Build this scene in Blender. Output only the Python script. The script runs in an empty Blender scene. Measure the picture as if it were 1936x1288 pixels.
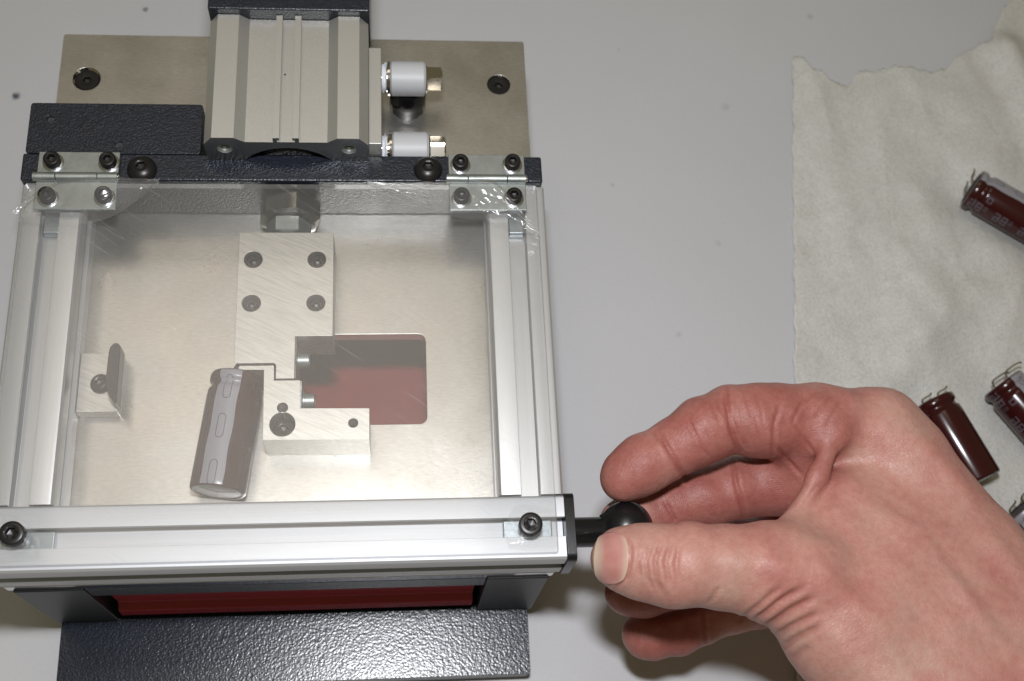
import bpy, bmesh, math, random
import numpy as np
from mathutils import Vector, Matrix
from mathutils.geometry import tessellate_polygon

random.seed(7)
K = 0.001                      # every number below is in millimetres
PI = math.pi
scene = bpy.context.scene
col = scene.collection

# ------------------------------------------------------------------ camera
cam_d = bpy.data.cameras.new("camera")
cam = bpy.data.objects.new("camera", cam_d)
col.objects.link(cam)
cam.location = (0, 0, 452.4 * K)
cam.rotation_euler = (0.396311, -0.0891487, -0.0459704)
cam_d.sensor_width = 22.2
cam_d.lens = 2310.9 / 1936 * 22.2
cam_d.clip_start = 0.01
cam_d.clip_end = 20
cam_d.dof.use_dof = True
cam_d.dof.focus_distance = 0.385
cam_d.dof.aperture_fstop = 9.0
scene.camera = cam

# ------------------------------------------------------------------ world and lamps
w = bpy.data.worlds.new("World")
scene.world = w
w.use_nodes = True
wn, wl = w.node_tree.nodes, w.node_tree.links
wbg = wn["Background"]
wbg.inputs[0].default_value = (1.0, 0.89, 0.52, 1)
wbg.inputs[1].default_value = 0.125

def lamp(name, kind, loc, target, power, color, sx, sy=None):
    d = bpy.data.lights.new(name, kind)
    d.energy = power
    d.color = color
    if kind == 'AREA':
        d.shape = 'RECTANGLE'; d.size = sx * K; d.size_y = (sy or sx) * K
    o = bpy.data.objects.new(name, d)
    col.objects.link(o)
    o.location = Vector(loc) * K
    o.rotation_euler = (Vector(target) - Vector(loc)).to_track_quat('-Z', 'Y').to_euler()
    return o
lamp("camera_flash", 'AREA', (0, 82, 500), (60, 190, 0), 1.74, (0.955, 0.965, 1.0), 44, 22)
lamp("ceiling_panel", 'AREA', (-215, 745, 1900), (-215, 745, 0), 2.6, (1.0, 0.89, 0.78), 760, 640)

scene.view_settings.view_transform = 'Standard'
scene.view_settings.look = 'None'
scene.view_settings.gamma = 1
scene.view_settings.exposure = 0.0
scene.render.engine = 'CYCLES'
scene.cycles.max_bounces = 10
scene.cycles.transparent_max_bounces = 16
scene.cycles.caustics_reflective = False
scene.cycles.caustics_refractive = False

# ------------------------------------------------------------------ materials
def srgb(r, g, b):
    f = lambda c: (c / 255 / 12.92) if c / 255 <= 0.04045 else ((c / 255 + 0.055) / 1.055) ** 2.4
    return (f(r), f(g), f(b), 1)

class Mat:
    def __init__(s, name, color=(0.5, 0.5, 0.5), rough=0.5, metal=0.0, spec=0.5, coat=0.0, coat_rough=0.1):
        s.m = bpy.data.materials.new(name); s.m.use_nodes = True
        s.n = s.m.node_tree.nodes; s.l = s.m.node_tree.links
        s.p = s.n["Principled BSDF"]
        s.out = s.n["Material Output"]
        c = tuple(color) + ((1,) if len(color) == 3 else ())
        s.p.inputs["Base Color"].default_value = c
        s.p.inputs["Roughness"].default_value = rough
        s.p.inputs["Metallic"].default_value = metal
        s.p.inputs["Specular IOR Level"].default_value = spec
        s.p.inputs["Coat Weight"].default_value = coat
        s.p.inputs["Coat Roughness"].default_value = coat_rough
        s.nrm = None
    def node(s, t, **kw):
        n = s.n.new(t)
        for k, v in kw.items():
            setattr(n, k, v)
        return n
    def coords(s, scale=(1, 1, 1), rot=(0, 0, 0), kind="Object"):
        """coordinates in millimetres, then scaled"""
        tc = s.node("ShaderNodeTexCoord"); mp = s.node("ShaderNodeMapping")
        src = tc.outputs[kind]
        if any(rot):                                   # turn first, then stretch along the turned axes
            m0 = s.node("ShaderNodeMapping"); s.l.new(src, m0.inputs[0]); m0.inputs["Rotation"].default_value = rot; src = m0.outputs[0]
        s.l.new(src, mp.inputs[0])
        mp.inputs["Scale"].default_value = tuple(1000 * a for a in scale)
        return mp.outputs[0]
    def noise(s, scale, detail=3, rough=0.5, vec=None, dist=0.0):
        n = s.node("ShaderNodeTexNoise")
        n.inputs["Scale"].default_value = scale; n.inputs["Detail"].default_value = detail
        n.inputs["Roughness"].default_value = rough; n.inputs["Distortion"].default_value = dist
        s.l.new(vec if vec is not None else s.coords(), n.inputs["Vector"])
        return n.outputs["Fac"]
    def ramp(s, fac, stops):
        r = s.node("ShaderNodeValToRGB")
        while len(r.color_ramp.elements) < len(stops): r.color_ramp.elements.new(0.5)
        for e, (p_, c) in zip(r.color_ramp.elements, stops):
            e.position = p_
            e.color = (c, c, c, 1) if isinstance(c, (int, float)) else (tuple(c) + ((1,) if len(c) == 3 else ()))
        s.l.new(fac, r.inputs[0])
        return r.outputs[0]
    def mix(s, fac, a, b, mode='MIX'):
        m = s.node("ShaderNodeMix", data_type='RGBA', blend_type=mode)
        for sock, v in ((m.inputs[0], fac), (m.inputs[6], a), (m.inputs[7], b)):
            if isinstance(v, (int, float)): sock.default_value = v
            elif isinstance(v, tuple): sock.default_value = v if len(v) == 4 else v + (1,)
            else: s.l.new(v, sock)
        return m.outputs[2]
    def math(s, op, a, b=0.0):
        m = s.node("ShaderNodeMath", operation=op)
        for sock, v in ((m.inputs[0], a), (m.inputs[1], b)):
            if isinstance(v, (int, float)): sock.default_value = v
            else: s.l.new(v, sock)
        return m.outputs[0]
    def bump(s, h, dist, strength=1.0):
        b = s.node("ShaderNodeBump")
        b.inputs["Distance"].default_value = dist * K
        b.inputs["Strength"].default_value = strength
        s.l.new(h, b.inputs["Height"])
        if s.nrm is not None: s.l.new(s.nrm, b.inputs["Normal"])
        s.nrm = b.outputs[0]
        s.l.new(s.nrm, s.p.inputs["Normal"])
        return s
    def set(s, name, v):
        s.l.new(v, s.p.inputs[name]); return s

def M_table():
    m = Mat("table_laminate", rough=0.42, spec=0.4)
    a = m.ramp(m.noise(0.006, 3), [(0.3, srgb(198, 198, 201)), (0.7, srgb(206, 206, 209))])
    f = m.ramp(m.noise(0.9, 2), [(0.35, 0.97), (0.65, 1.0)])
    c = m.mix(1.0, a, f, 'MULTIPLY')
    # a few small dark ink spots that lie on the laminate
    tc = m.node("ShaderNodeTexCoord")
    dn = m.node("ShaderNodeTexNoise"); dn.inputs["Scale"].default_value = 500; m.l.new(tc.outputs["Object"], dn.inputs["Vector"])
    for (x, y, r, k) in [(-105.6, 347.1, 1.3, .65), (-155.8, 301.4, 1.7, .9), (150, 300, 2.0, .14), (118, 190, 1.2, .16), (139, 232, 1.5, .12), (196, 350, 1.6, .2), (96, 260, .8, .2), (88, 140, .8, .2), (104, 330, 0.8, .15), (-146, 120, 0.8, .3), (128, 118, .7, .4)]:
        vs = m.node("ShaderNodeVectorMath", operation='DISTANCE')
        m.l.new(tc.outputs["Object"], vs.inputs[0]); vs.inputs[1].default_value = (x * K, y * K, 0)
        d = m.math('ADD', vs.outputs["Value"], m.math('MULTIPLY', m.math('SUBTRACT', dn.outputs["Fac"], 0.5), 0.0018))
        mr = m.node("ShaderNodeMapRange"); m.l.new(d, mr.inputs[0])
        mr.inputs[1].default_value = r * K * 0.5; mr.inputs[2].default_value = r * K * 1.3
        mr.inputs[3].default_value = k; mr.inputs[4].default_value = 0
        c = m.mix(mr.outputs[0], c, srgb(42, 66, 84))
    m.set("Base Color", c)
    m.bump(m.noise(0.8, 3), 0.03, 0.25)
    return m.m

def M_hammered(name, base, size=0.8, depth=0.32, rough=0.3):
    m = Mat(name, base, rough=rough, spec=0.6)
    v = m.node("ShaderNodeTexVoronoi"); v.feature = 'SMOOTH_F1'
    v.inputs["Scale"].default_value = size
    nv = m.coords()
    d = m.node("ShaderNodeTexNoise"); d.inputs["Scale"].default_value = 0.7; d.inputs["Detail"].default_value = 2
    m.l.new(nv, d.inputs["Vector"])
    vm = m.node("ShaderNodeVectorMath", operation='MULTIPLY_ADD')
    m.l.new(d.outputs["Color"], vm.inputs[0]); vm.inputs[1].default_value = (1.3, 1.3, 1.3); m.l.new(nv, vm.inputs[2])
    m.l.new(vm.outputs[0], v.inputs["Vector"])
    n = m.noise(1.1, 3, 0.55, nv)
    h = m.math('ADD', m.math('MULTIPLY', v.outputs["Distance"], -0.9), m.math('MULTIPLY', n, 0.35))
    m.bump(h, depth, 1.0)
    c = m.ramp(m.noise(0.9, 2), [(0.35, tuple(x * 0.8 for x in base)), (0.7, tuple(min(1, x * 1.35) for x in base))])
    m.set("Base Color", c)
    return m.m

def M_steel_sheet():
    m = Mat("rolled_steel", srgb(205, 200, 190), rough=0.5, metal=0.92)
    v = m.coords()
    blot = m.noise(0.035, 5, 0.6, v)
    c = m.ramp(blot, [(0.3, srgb(206, 203, 197)), (0.55, srgb(215, 212, 207)), (0.75, srgb(221, 219, 214))])
    fine = m.ramp(m.noise(0.8, 4, 0.75, m.coords((0.5, 2.2, 1))), [(0.3, 0.80), (0.7, 1.04)])
    c = m.mix(1.0, c, fine, 'MULTIPLY')
    m.set("Base Color", c)
    m.set("Roughness", m.ramp(m.noise(0.06, 4, 0.6, v), [(0.3, 0.27), (0.7, 0.36)]))
    m.bump(m.noise(1.2, 4, 0.7, m.coords((0.45, 2.6, 1))), 0.025, 0.6)
    m.bump(m.noise(0.5, 3, 0.6, v), 0.05, 0.35)
    return m.m

def M_milled():
    m = Mat("milled_aluminium", srgb(218, 214, 208), rough=0.42, metal=0.85)
    v = m.coords((1, 1, 1))
    wv = m.node("ShaderNodeTexWave", wave_type='RINGS', rings_direction='Z')
    mp = m.node("ShaderNodeMapping"); m.l.new(v, mp.inputs[0]); mp.inputs["Location"].default_value = (22, 88, 0)
    wv.inputs["Scale"].default_value = 0.22; wv.inputs["Distortion"].default_value = 14.0
    wv.inputs["Detail"].default_value = 3; wv.inputs["Detail Scale"].default_value = 0.25
    m.l.new(mp.outputs[0], wv.inputs["Vector"])
    n = m.noise(1.0, 4, 0.75, m.coords((0.10, 1.3, 1), (0, 0, 0.45)))
    m.set("Base Color", m.mix(1.0, m.ramp(n, [(0.35, srgb(200, 196, 189)), (0.6, srgb(224, 221, 215))]), m.ramp(wv.outputs["Fac"], [(0.0, 0.99), (0.5, 1.0)]), 'MULTIPLY'))
    m.bump(n, 0.02, 0.6)
    m.bump(m.noise(2.2, 3, 0.6, m.coords((0.2, 2.0, 1), (0, 0, 0.45))), 0.02, 0.6)
    return m.m

def M_extruded():
    m = Mat("anodised_extrusion", srgb(214, 214, 214), rough=0.38, metal=0.72)
    n = m.noise(1.0, 3, 0.6, m.coords((2.2, 0.02, 2.2)))
    m.set("Base Color", m.ramp(n, [(0.3, srgb(216, 216, 217)), (0.7, srgb(222, 222, 223))]))
    m.bump(n, 0.004, 0.5)
    return m.m
def M_extruded_x():
    m = Mat("anodised_extrusion_cross", srgb(214, 214, 214), rough=0.56, metal=0.6)
    n = m.noise(1.0, 3, 0.6, m.coords((0.02, 2.2, 2.2)))
    m.set("Base Color", m.ramp(n, [(0.3, srgb(202, 203, 206)), (0.7, srgb(210, 211, 214))]))
    m.bump(n, 0.004, 0.5)
    return m.m

def M_anodised_matte():
    m = Mat("matte_anodised_cylinder", srgb(200, 197, 190), rough=0.46, metal=0.78)
    n = m.noise(3.0, 2, 0.7)
    m.set("Base Color", m.ramp(n, [(0.3, srgb(196, 195, 190)), (0.7, srgb(212, 211, 206))]))
    m.bump(m.noise(4.0, 2, 0.7), 0.03, 0.5)
    return m.m

def M_simple(name, c, rough, metal=0.0, spec=0.5, bump=None, coat=0.0, var=None):
    m = Mat(name, c, rough, metal, spec, coat)
    if var:
        n = m.noise(var[0], 4, 0.6)
        lo = tuple(x * var[1] for x in c[:3]); hi = tuple(min(1, x * var[2]) for x in c[:3])
        m.set("Base Color", m.ramp(n, [(0.3, lo), (0.7, hi)]))
    if bump: m.bump(m.noise(bump[0], 3, 0.6), bump[1], 0.7)
    return m.m

def M_acrylic_top():
    m = Mat("hazy_acrylic_face")
    tr = m.node("ShaderNodeBsdfTransparent"); tr.inputs[0].default_value = (0.97, 0.97, 0.96, 1)
    df = m.node("ShaderNodeBsdfDiffuse"); df.inputs[0].default_value = srgb(238, 234, 230)
    gl = m.node("ShaderNodeBsdfGlossy"); gl.inputs["Roughness"].default_value = 0.06
    gl.inputs[0].default_value = (1, 1, 1, 1)
    v = m.coords()
    # faint hairline scratches and smears: more scatter where they run
    hz = m.ramp(m.noise(0.02, 4, 0.6, v), [(0.3, 0.065), (0.7, 0.092)])
    s1 = m.ramp(m.noise(1.0, 1, 0.5, m.coords((0.03, 1.3, 1), (0, 0, 0.62)), 0.25), [(0.645, 0.0), (0.67, 0.11)])
    s2 = m.ramp(m.noise(1.0, 1, 0.5, m.coords((0.02, 1.1, 1), (0, 0, -0.95)), 0.25), [(0.65, 0.0), (0.675, 0.09)])
    mask = m.ramp(m.noise(0.05, 2, 0.5, v), [(0.45, 0.0), (0.6, 1.0)])
    s12 = m.math('MULTIPLY', m.math('MULTIPLY', m.math('ADD', s1, m.math('MULTIPLY', s2, 0.25)), 0.55), mask)
    fac = m.math('ADD', hz, s12)
    mx = m.node("ShaderNodeMixShader"); m.l.new(fac, mx.inputs[0]); m.l.new(tr.outputs[0], mx.inputs[1]); m.l.new(df.outputs[0], mx.inputs[2])
    fr = m.node("ShaderNodeFresnel"); fr.inputs[0].default_value = 1.49
    mx2 = m.node("ShaderNodeMixShader"); m.l.new(fr.outputs[0], mx2.inputs[0]); m.l.new(mx.outputs[0], mx2.inputs[1]); m.l.new(gl.outputs[0], mx2.inputs[2])
    m.l.new(mx2.outputs[0], m.out.inputs[0])
    return m.m
def M_clear(name, tint, diff=0.0, rough=0.05, ior=1.49, bump=None):
    m = Mat(name)
    tr = m.node("ShaderNodeBsdfTransparent"); tr.inputs[0].default_value = tint
    gl = m.node("ShaderNodeBsdfGlossy"); gl.inputs["Roughness"].default_value = rough
    df = m.node("ShaderNodeBsdfDiffuse"); df.inputs[0].default_value = (0.8, 0.8, 0.8, 1)
    fr = m.node("ShaderNodeFresnel"); fr.inputs[0].default_value = ior
    frc = m.math('MINIMUM', fr.outputs[0], 0.32)
    if bump:
        b = m.node("ShaderNodeBump"); b.inputs["Distance"].default_value = bump[1] * K
        m.l.new(m.noise(bump[0], 3, 0.6, None, 1.0), b.inputs["Height"])
        m.l.new(b.outputs[0], gl.inputs["Normal"]); m.l.new(b.outputs[0], fr.inputs["Normal"])
    mx = m.node("ShaderNodeMixShader"); mx.inputs[0].default_value = diff
    m.l.new(tr.outputs[0], mx.inputs[1]); m.l.new(df.outputs[0], mx.inputs[2])
    mx2 = m.node("ShaderNodeMixShader"); m.l.new(frc, mx2.inputs[0]); m.l.new(mx.outputs[0], mx2.inputs[1]); m.l.new(gl.outputs[0], mx2.inputs[2])
    m.l.new(mx2.outputs[0], m.out.inputs[0])
    return m.m

def M_foam():
    m = Mat("white_foam_film", srgb(212, 210, 203), rough=0.45, spec=0.5)
    v = m.coords()
    n1 = m.noise(0.9, 4, 0.7, v); n2 = m.noise(0.07, 4, 0.6, v)
    c = m.mix(0.5, m.ramp(n1, [(0.38, srgb(190, 188, 180)), (0.62, srgb(232, 230, 224))]), m.ramp(n2, [(0.3, srgb(198, 197, 194)), (0.7, srgb(216, 216, 215))]))
    m.set("Base Color", c)
    sp = m.ramp(m.noise(0.9, 2, 0.5, v), [(0.52, 0.55), (0.66, 0.14)])
    m.set("Roughness", sp)
    m.bump(m.noise(1.1, 2, 0.6, v), 0.35, 0.9)
    m.bump(m.noise(0.06, 2, 0.5, v, 0.4), 1.5, 0.6)
    m.p.inputs["Subsurface Weight"].default_value = 0.15
    m.p.inputs["Subsurface Radius"].default_value = (1, 1, 1)
    m.p.inputs["Subsurface Scale"].default_value = 0.001
    return m.m

TABLE = M_table()
HAMMER = M_hammered("hammered_paint", (0.012, 0.016, 0.028), 1.35, 0.07, 0.24)
WRINKLE = M_hammered("wrinkle_paint", (0.013, 0.016, 0.025), 1.5, 0.14, 0.30)
SMOOTH_DARK = M_simple("smooth_dark_paint", (0.022, 0.024, 0.027), 0.45, bump=(2.5, 0.03))
STEEL = M_steel_sheet()
PLATE_EDGE = M_simple("polished_plate_edge", srgb(200, 200, 204), 0.12, 1.0, bump=(0.6, 0.02))
MILLED = M_milled()
EXTR, EXTRX = M_extruded(), M_extruded_x()
CYL = M_anodised_matte()
MACHINED = M_simple("machined_dark_face", srgb(100, 102, 104), 0.30, 0.9, bump=(2.0, 0.02))
BORE = M_simple("dark_bore", (0.012, 0.012, 0.013), 0.35)
ZINC = M_simple("zinc_plated", srgb(172, 178, 176), 0.42, 0.85, bump=(0.7, 0.05), var=(0.25, 0.85, 1.08))
NUT = M_simple("turned_steel_nut", srgb(178, 176, 170), 0.27, 1.0, bump=(1.0, 0.03))
WASHER = M_simple("bright_washer", srgb(214, 216, 220), 0.22, 1.0)
ZINCB = M_simple("blue_zinc_nut", srgb(176, 186, 192), 0.35, 0.8, bump=(0.7, 0.05))
NICKEL = M_simple("nickel_plated", srgb(204, 198, 188), 0.16, 1.0)
WHITEP = M_simple("white_sleeve_plastic", srgb(186, 187, 190), 0.45, bump=(2.0, 0.08))
TAPE = M_simple("thread_tape", srgb(228, 230, 236), 0.6)
BLACKOX = M_simple("black_oxide_screw", (0.020, 0.018, 0.018), 0.33, 0.35, bump=(2.0, 0.02))
BLACKP = M_simple("black_plastic", (0.008, 0.008, 0.009), 0.30, bump=(1.6, 0.03))
BLACKG = M_simple("glossy_black", (0.008, 0.008, 0.009), 0.14, spec=0.6)
RED = M_simple("red_painted_tray", srgb(142, 15, 18), 0.4, bump=(0.8, 0.03), var=(0.1, 0.9, 1.08))
ACR = M_acrylic_top()
ACRC = M_clear("clear_acrylic_edge", (0.96, 0.965, 0.97, 1), 0.0, 0.1)
ACRE = M_clear("cut_acrylic_edge", (0.80, 0.80, 0.84, 1), 0.22, 0.12)
FILM = M_clear("loose_protective_film", (0.99, 0.99, 0.99, 1), 0.07, 0.14, 1.4, bump=(0.07, 0.8))
FOAM = M_foam()
SLEEVE = M_simple("maroon_shrink_sleeve", (0.040, 0.006, 0.006), 0.18, spec=0.5)
STRIPE = M_simple("grey_stripe_print", srgb(150, 148, 156), 0.3, spec=0.6)
PRINT = M_simple("dark_outline_print", (0.045, 0.014, 0.014), 0.3)
PRINTW = M_simple("grey_marking_print", srgb(92, 84, 92), 0.25)
CANEND = M_simple("aluminium_can_end", srgb(216, 216, 220), 0.35, 0.75, bump=(0.5, 0.02))
RUBBER = M_simple("rubber_bung", (0.02, 0.02, 0.02), 0.7)
TIN = M_simple("tinned_lead_wire", srgb(206, 200, 180), 0.22, 1.0)
LABEL = M_simple("speckled_scribed_edge", srgb(200, 198, 196), 0.4, 0.5)

# ------------------------------------------------------------------ mesh helpers
def root_empty(name, loc, label, cat, group=None):
    o = bpy.data.objects.new(name, None); col.objects.link(o)
    o.empty_display_size = 0.01
    o.location = Vector(loc) * K
    o["label"] = label; o["category"] = cat
    if group: o["group"] = group
    o["org"] = 0
    del o["org"]
    return o

def world_org(parent):
    v = Vector((0, 0, 0))
    while parent is not None:
        v += parent.location; parent = parent.parent
    return v

def obj(name, bm, mats, parent=None, smooth=35, loc=None, recalc=True, bevel=None):
    """bm is in world millimetres; the object's origin goes to loc (or the parent's origin)"""
    if recalc: bmesh.ops.recalc_face_normals(bm, faces=bm.faces)
    org = world_org(parent)
    own = Vector(loc) * K - org if loc is not None else Vector((0, 0, 0))
    me = bpy.data.meshes.new(name)
    bm.to_mesh(me); bm.free()
    me.transform(Matrix.Translation(-(org + own)) @ Matrix.Scale(K, 4))
    for m in (mats if isinstance(mats, (list, tuple)) else [mats]): me.materials.append(m)
    if smooth:
        me.polygons.foreach_set("use_smooth", [True] * len(me.polygons))
        me.set_sharp_from_angle(angle=math.radians(smooth))
    o = bpy.data.objects.new(name, me); col.objects.link(o)
    if parent is not None: o.parent = parent
    o.location = own
    if bevel:
        b = o.modifiers.new("bevel", 'BEVEL'); b.width = bevel * K; b.segments = 2; b.limit_method = 'ANGLE'
        b.angle_limit = math.radians(40); b.harden_normals = True
    return o

def box(bm, x0, x1, y0, y1, z0, z1):
    vs = [bm.verts.new((x, y, z)) for z in (z0, z1) for x, y in ((x0, y0), (x1, y0), (x1, y1), (x0, y1))]
    for f in ((0, 3, 2, 1), (4, 5, 6, 7), (0, 1, 5, 4), (1, 2, 6, 5), (2, 3, 7, 6), (3, 0, 4, 7)):
        bm.faces.new([vs[i] for i in f])
    return bm
def B_(): return bmesh.new()

def plate(bm, loops, a0, a1, axis='Z', mi_side=0):
    """extrude a polygon with holes; loops are 2D (XY for Z, XZ for Y, YZ for X)"""
    def P(u, v, a):
        return (u, v, a) if axis == 'Z' else ((u, a, v) if axis == 'Y' else (a, u, v))
    tri = tessellate_polygon([[Vector((u, v, 0)) for u, v in lp] for lp in loops])
    flat = [q for lp in loops for q in lp]
    A = [bm.verts.new(P(u, v, a0)) for u, v in flat]; Bv = [bm.verts.new(P(u, v, a1)) for u, v in flat]
    for t in tri:
        bm.faces.new([A[i] for i in t]); bm.faces.new([Bv[i] for i in reversed(t)])
    k = 0
    for lp in loops:
        n = len(lp)
        for i in range(n):
            j = (i + 1) % n
            f = bm.faces.new((A[k + i], A[k + j], Bv[k + j], Bv[k + i])); f.material_index = mi_side
        k += n
    return bm

def circ(cx, cy, r, n=24, ry=None):
    return [(cx + r * math.cos(2 * PI * i / n), cy + (ry or r) * math.sin(2 * PI * i / n)) for i in range(n)]
def rrect(x0, x1, y0, y1, r, n=4):
    out = []
    for cx, cy, a in ((x1 - r, y1 - r, 0), (x0 + r, y1 - r, 90), (x0 + r, y0 + r, 180), (x1 - r, y0 + r, 270)):
        for i in range(n + 1):
            t = math.radians(a + 90 * i / n); out.append((cx + r * math.cos(t), cy + r * math.sin(t)))
    return out

def hexr(ap, t, rot=0.0):
    u = (t + rot) % (PI / 3) - PI / 6
    return ap / math.cos(u)

def rings(bm, c, axis, prof, n=30, rot=0.0, cap0=True, cap1=True):
    """lathe: prof is a list of (along, radius) or (along, ('hex', apothem)); c origin, axis unit vector"""
    ax = Vector(axis).normalized()
    up = Vector((0, 0, 1)) if abs(ax.z) < 0.9 else Vector((0, 1, 0))
    u = ax.cross(up).normalized(); v = ax.cross(u)
    c = Vector(c); prev = None; first = None
    for s, r in prof:
        ring = []
        for i in range(n):
            t = 2 * PI * i / n
            rr = hexr(r[1], t, rot) if isinstance(r, tuple) else r
            ring.append(bm.verts.new(c + ax * s + (u * math.cos(t) + v * math.sin(t)) * rr))
        if prev:
            for i in range(n):
                j = (i + 1) % n
                bm.faces.new((prev[i], prev[j], ring[j], ring[i]))
        else: first = ring
        prev = ring
    if cap0: bm.faces.new(list(reversed(first)))
    if cap1: bm.faces.new(prev)
    return bm

def cap_screw(bm, x, y, z, r, h, hexa, washer=None):
    z += 0.5 if washer else 0
    rings(bm, (x, y, z), (0, 0, 1), [(0, r), (h - 0.5, r), (h - 0.15, r - 0.15), (h, r - 0.5), (h, hexa + 0.75), (h - 0.12, hexa + 0.6),
                                     (h - 0.15, ('hex', hexa)), (h - 2.0, ('hex', hexa)), (h - 2.4, 0.25)], 36)
def button_screw(bm, x, y, z, r, h, hexa):
    pr = [(0, r * 0.97), (0.35, r)]
    for i in range(1, 8):
        a = i / 8 * 1.12
        pr.append((0.35 + (h - 0.35) * math.sin(a) / math.sin(1.12), r - (r - hexa - 0.7) * (1 - math.cos(a)) / (1 - math.cos(1.12))))
    pr += [(h, hexa + 0.6), (h - 0.1, hexa + 0.3), (h - 0.2, ('hex', hexa)), (h - 1.7, ('hex', hexa)), (h - 2.1, 0.2)]
    rings(bm, (x, y, z), (0, 0, 1), pr, 48)

def tube(bm, pts, r, n=8, r1=None):
    pts = [Vector(p_) for p_ in pts]; prev = None
    up = Vector((0.3, 0.2, 1)).normalized()
    for k, p_ in enumerate(pts):
        d = (pts[min(k + 1, len(pts) - 1)] - pts[max(k - 1, 0)]).normalized()
        u = d.cross(up).normalized(); v = d.cross(u)
        rr = r if r1 is None else r + (r1 - r) * k / (len(pts) - 1)
        ring = [bm.verts.new(p_ + (u * math.cos(2 * PI * i / n) + v * math.sin(2 * PI * i / n)) * rr) for i in range(n)]
        if prev:
            for i in range(n):
                j = (i + 1) % n; bm.faces.new((prev[i], prev[j], ring[j], ring[i]))
        else: bm.faces.new(list(reversed(ring)))
        prev = ring
    bm.faces.new(prev)

# ------------------------------------------------------------------ table
bm = B_(); box(bm, -700, 900, -500, 1100, -28, 0)
table = obj("table_top", bm, TABLE)
table["kind"] = "structure"

# ------------------------------------------------------------------ the press (everything bolted together)
press = root_empty("bending_press", (-33, 175, 0), "bench press with hinged clear cover, aluminium frame, dark hammered base and red tray", "press tool")

bm = B_(); plate(bm, [rrect(-114.1, 48.7, 56, 276, 1.2, 3)], 0.2, 10.5)
obj("base_plate", bm, HAMMER, press, bevel=0.8)
for x0, x1 in ((-115.6, -94.5), (30.4, 50.2)):
    bm = B_(); box(bm, x0, x1, 78.7, 276, 10.5, 64.9)
    obj("side_leg", bm, SMOOTH_DARK, press, bevel=0.5)
bm = B_(); box(bm, -94.4, 30.3, 79.2, 86, 53.5, 64.9)
obj("front_crossbar", bm, WRINKLE, press, bevel=0.4)
# red tray: open-topped box with a folded lip
bm = B_()
box(bm, -90.5, 28.0, 84, 205, 14, 15.6)
box(bm, -90.5, -89, 84, 205, 15.7, 46)
box(bm, 26.5, 28.0, 84, 205, 15.7, 46)
box(bm, -88.9, 26.4, 203.4, 205, 15.7, 46)
fr = [(82.4, 50), (82.4, 27), (79.6, 24.5), (79.2, 18.5), (83.9, 18.5), (83.9, 50)]
plate(bm, [fr], -92.2, 28.2, 'X')
obj("red_tray", bm, RED, press, bevel=0.35)

# steel mounting plate with window, nozzle hole and screw sinks
bm = B_()
win = rrect(-38.0, 12.2, 129.5, 161.6, 2.6)
plate(bm, [rrect(-117.6, 51.6, 79.3, 281.8, 0.8, 2), win, circ(-107.9, 262.5, 4.9, 30), circ(41.3, 262.3, 4.3, 30), circ(7.3, 253.4, 6.6, 30)], 65.0, 69.95, 'Z', 1)
mp_ = obj("mounting_plate", bm, [STEEL, PLATE_EDGE], press, bevel=0.25)
for x, y, r in ((-107.9, 262.5, 4.2), (41.3, 262.3, 4.2)):
    bm = B_(); rings(bm, (x, y, 66), (0, 0, 1), [(-0.5, r * .5), (3.0, r), (3.3, r - .1), (3.3, r - .35), (3.2, r - .4), (3.25, 1.7), (3.2, ('hex', 1.35)), (1.8, ('hex', 1.35)), (1.4, 0.1)], 36)
    obj("countersunk_screw", bm, BLACKOX, mp_)
    bm = B_(); R0 = 4.9 if x < 0 else 4.3
    rings(bm, (x, y, 66), (0, 0, 1), [(3.2, r - 0.1 + .12), (3.9, R0 - 0.06)], 36, cap0=False, cap1=False)
    obj("sink_ring", bm, NICKEL, mp_)

# extruded frame
def slot_section(cx, cz, h=10.0):
    side = [(-8.4, 10), (-3, 10), (-3, 8.3), (-5.4, 8.3), (-5.4, 7.0), (-2.9, 4.2), (2.9, 4.2), (5.4, 7.0), (5.4, 8.3), (3, 8.3), (3, 10), (8.4, 10)]
    corner = [(9.2, 9.85), (9.85, 9.2)]
    pts = []
    for q in range(4):
        for (x, y) in side + corner:
            a = -q * PI / 2
            pts.append((cx + x * math.cos(a) - y * math.sin(a), cz + x * math.sin(a) + y * math.cos(a)))
    return pts
for cx in (-109.3, 43.0):
    bm = B_(); plate(bm, [slot_section(cx, 80), circ(cx, 80, 2.1, 16)], 99.4, 207.3, 'Y')
    pr_ = obj("frame_profile", bm, EXTR, press, smooth=30, bevel=0.2)
    bm = B_(); box(bm, cx - 2.8, cx + 2.8, 190.5, 197, 84.3, 87.6); box(bm, cx - 2.8, cx + 2.8, 198, 205, 84.3, 88.4)
    obj("slot_nut", bm, ZINCB, pr_, bevel=0.8)
bm = B_(); plate(bm, [slot_section(89.2, 80), circ(89.2, 80, 2.1, 16)], -119.3, 52.9, 'X')
pf = obj("frame_profile", bm, EXTRX, press, smooth=30, bevel=0.2)
for x in (-106, 41.6):
    bm = B_(); box(bm, x - 7.5, x + 7.5, 86.4, 92.0, 84.3, 87.4)
    obj("slot_nut", bm, ZINCB, pf, bevel=0.4)
bm = B_(); plate(bm, [rrect(78.6, 99.8, 69.2, 90.8, 2.2, 4)], 53.0, 55.9, 'X')
obj("end_cap", bm, BLACKP, press, bevel=0.9)

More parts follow.
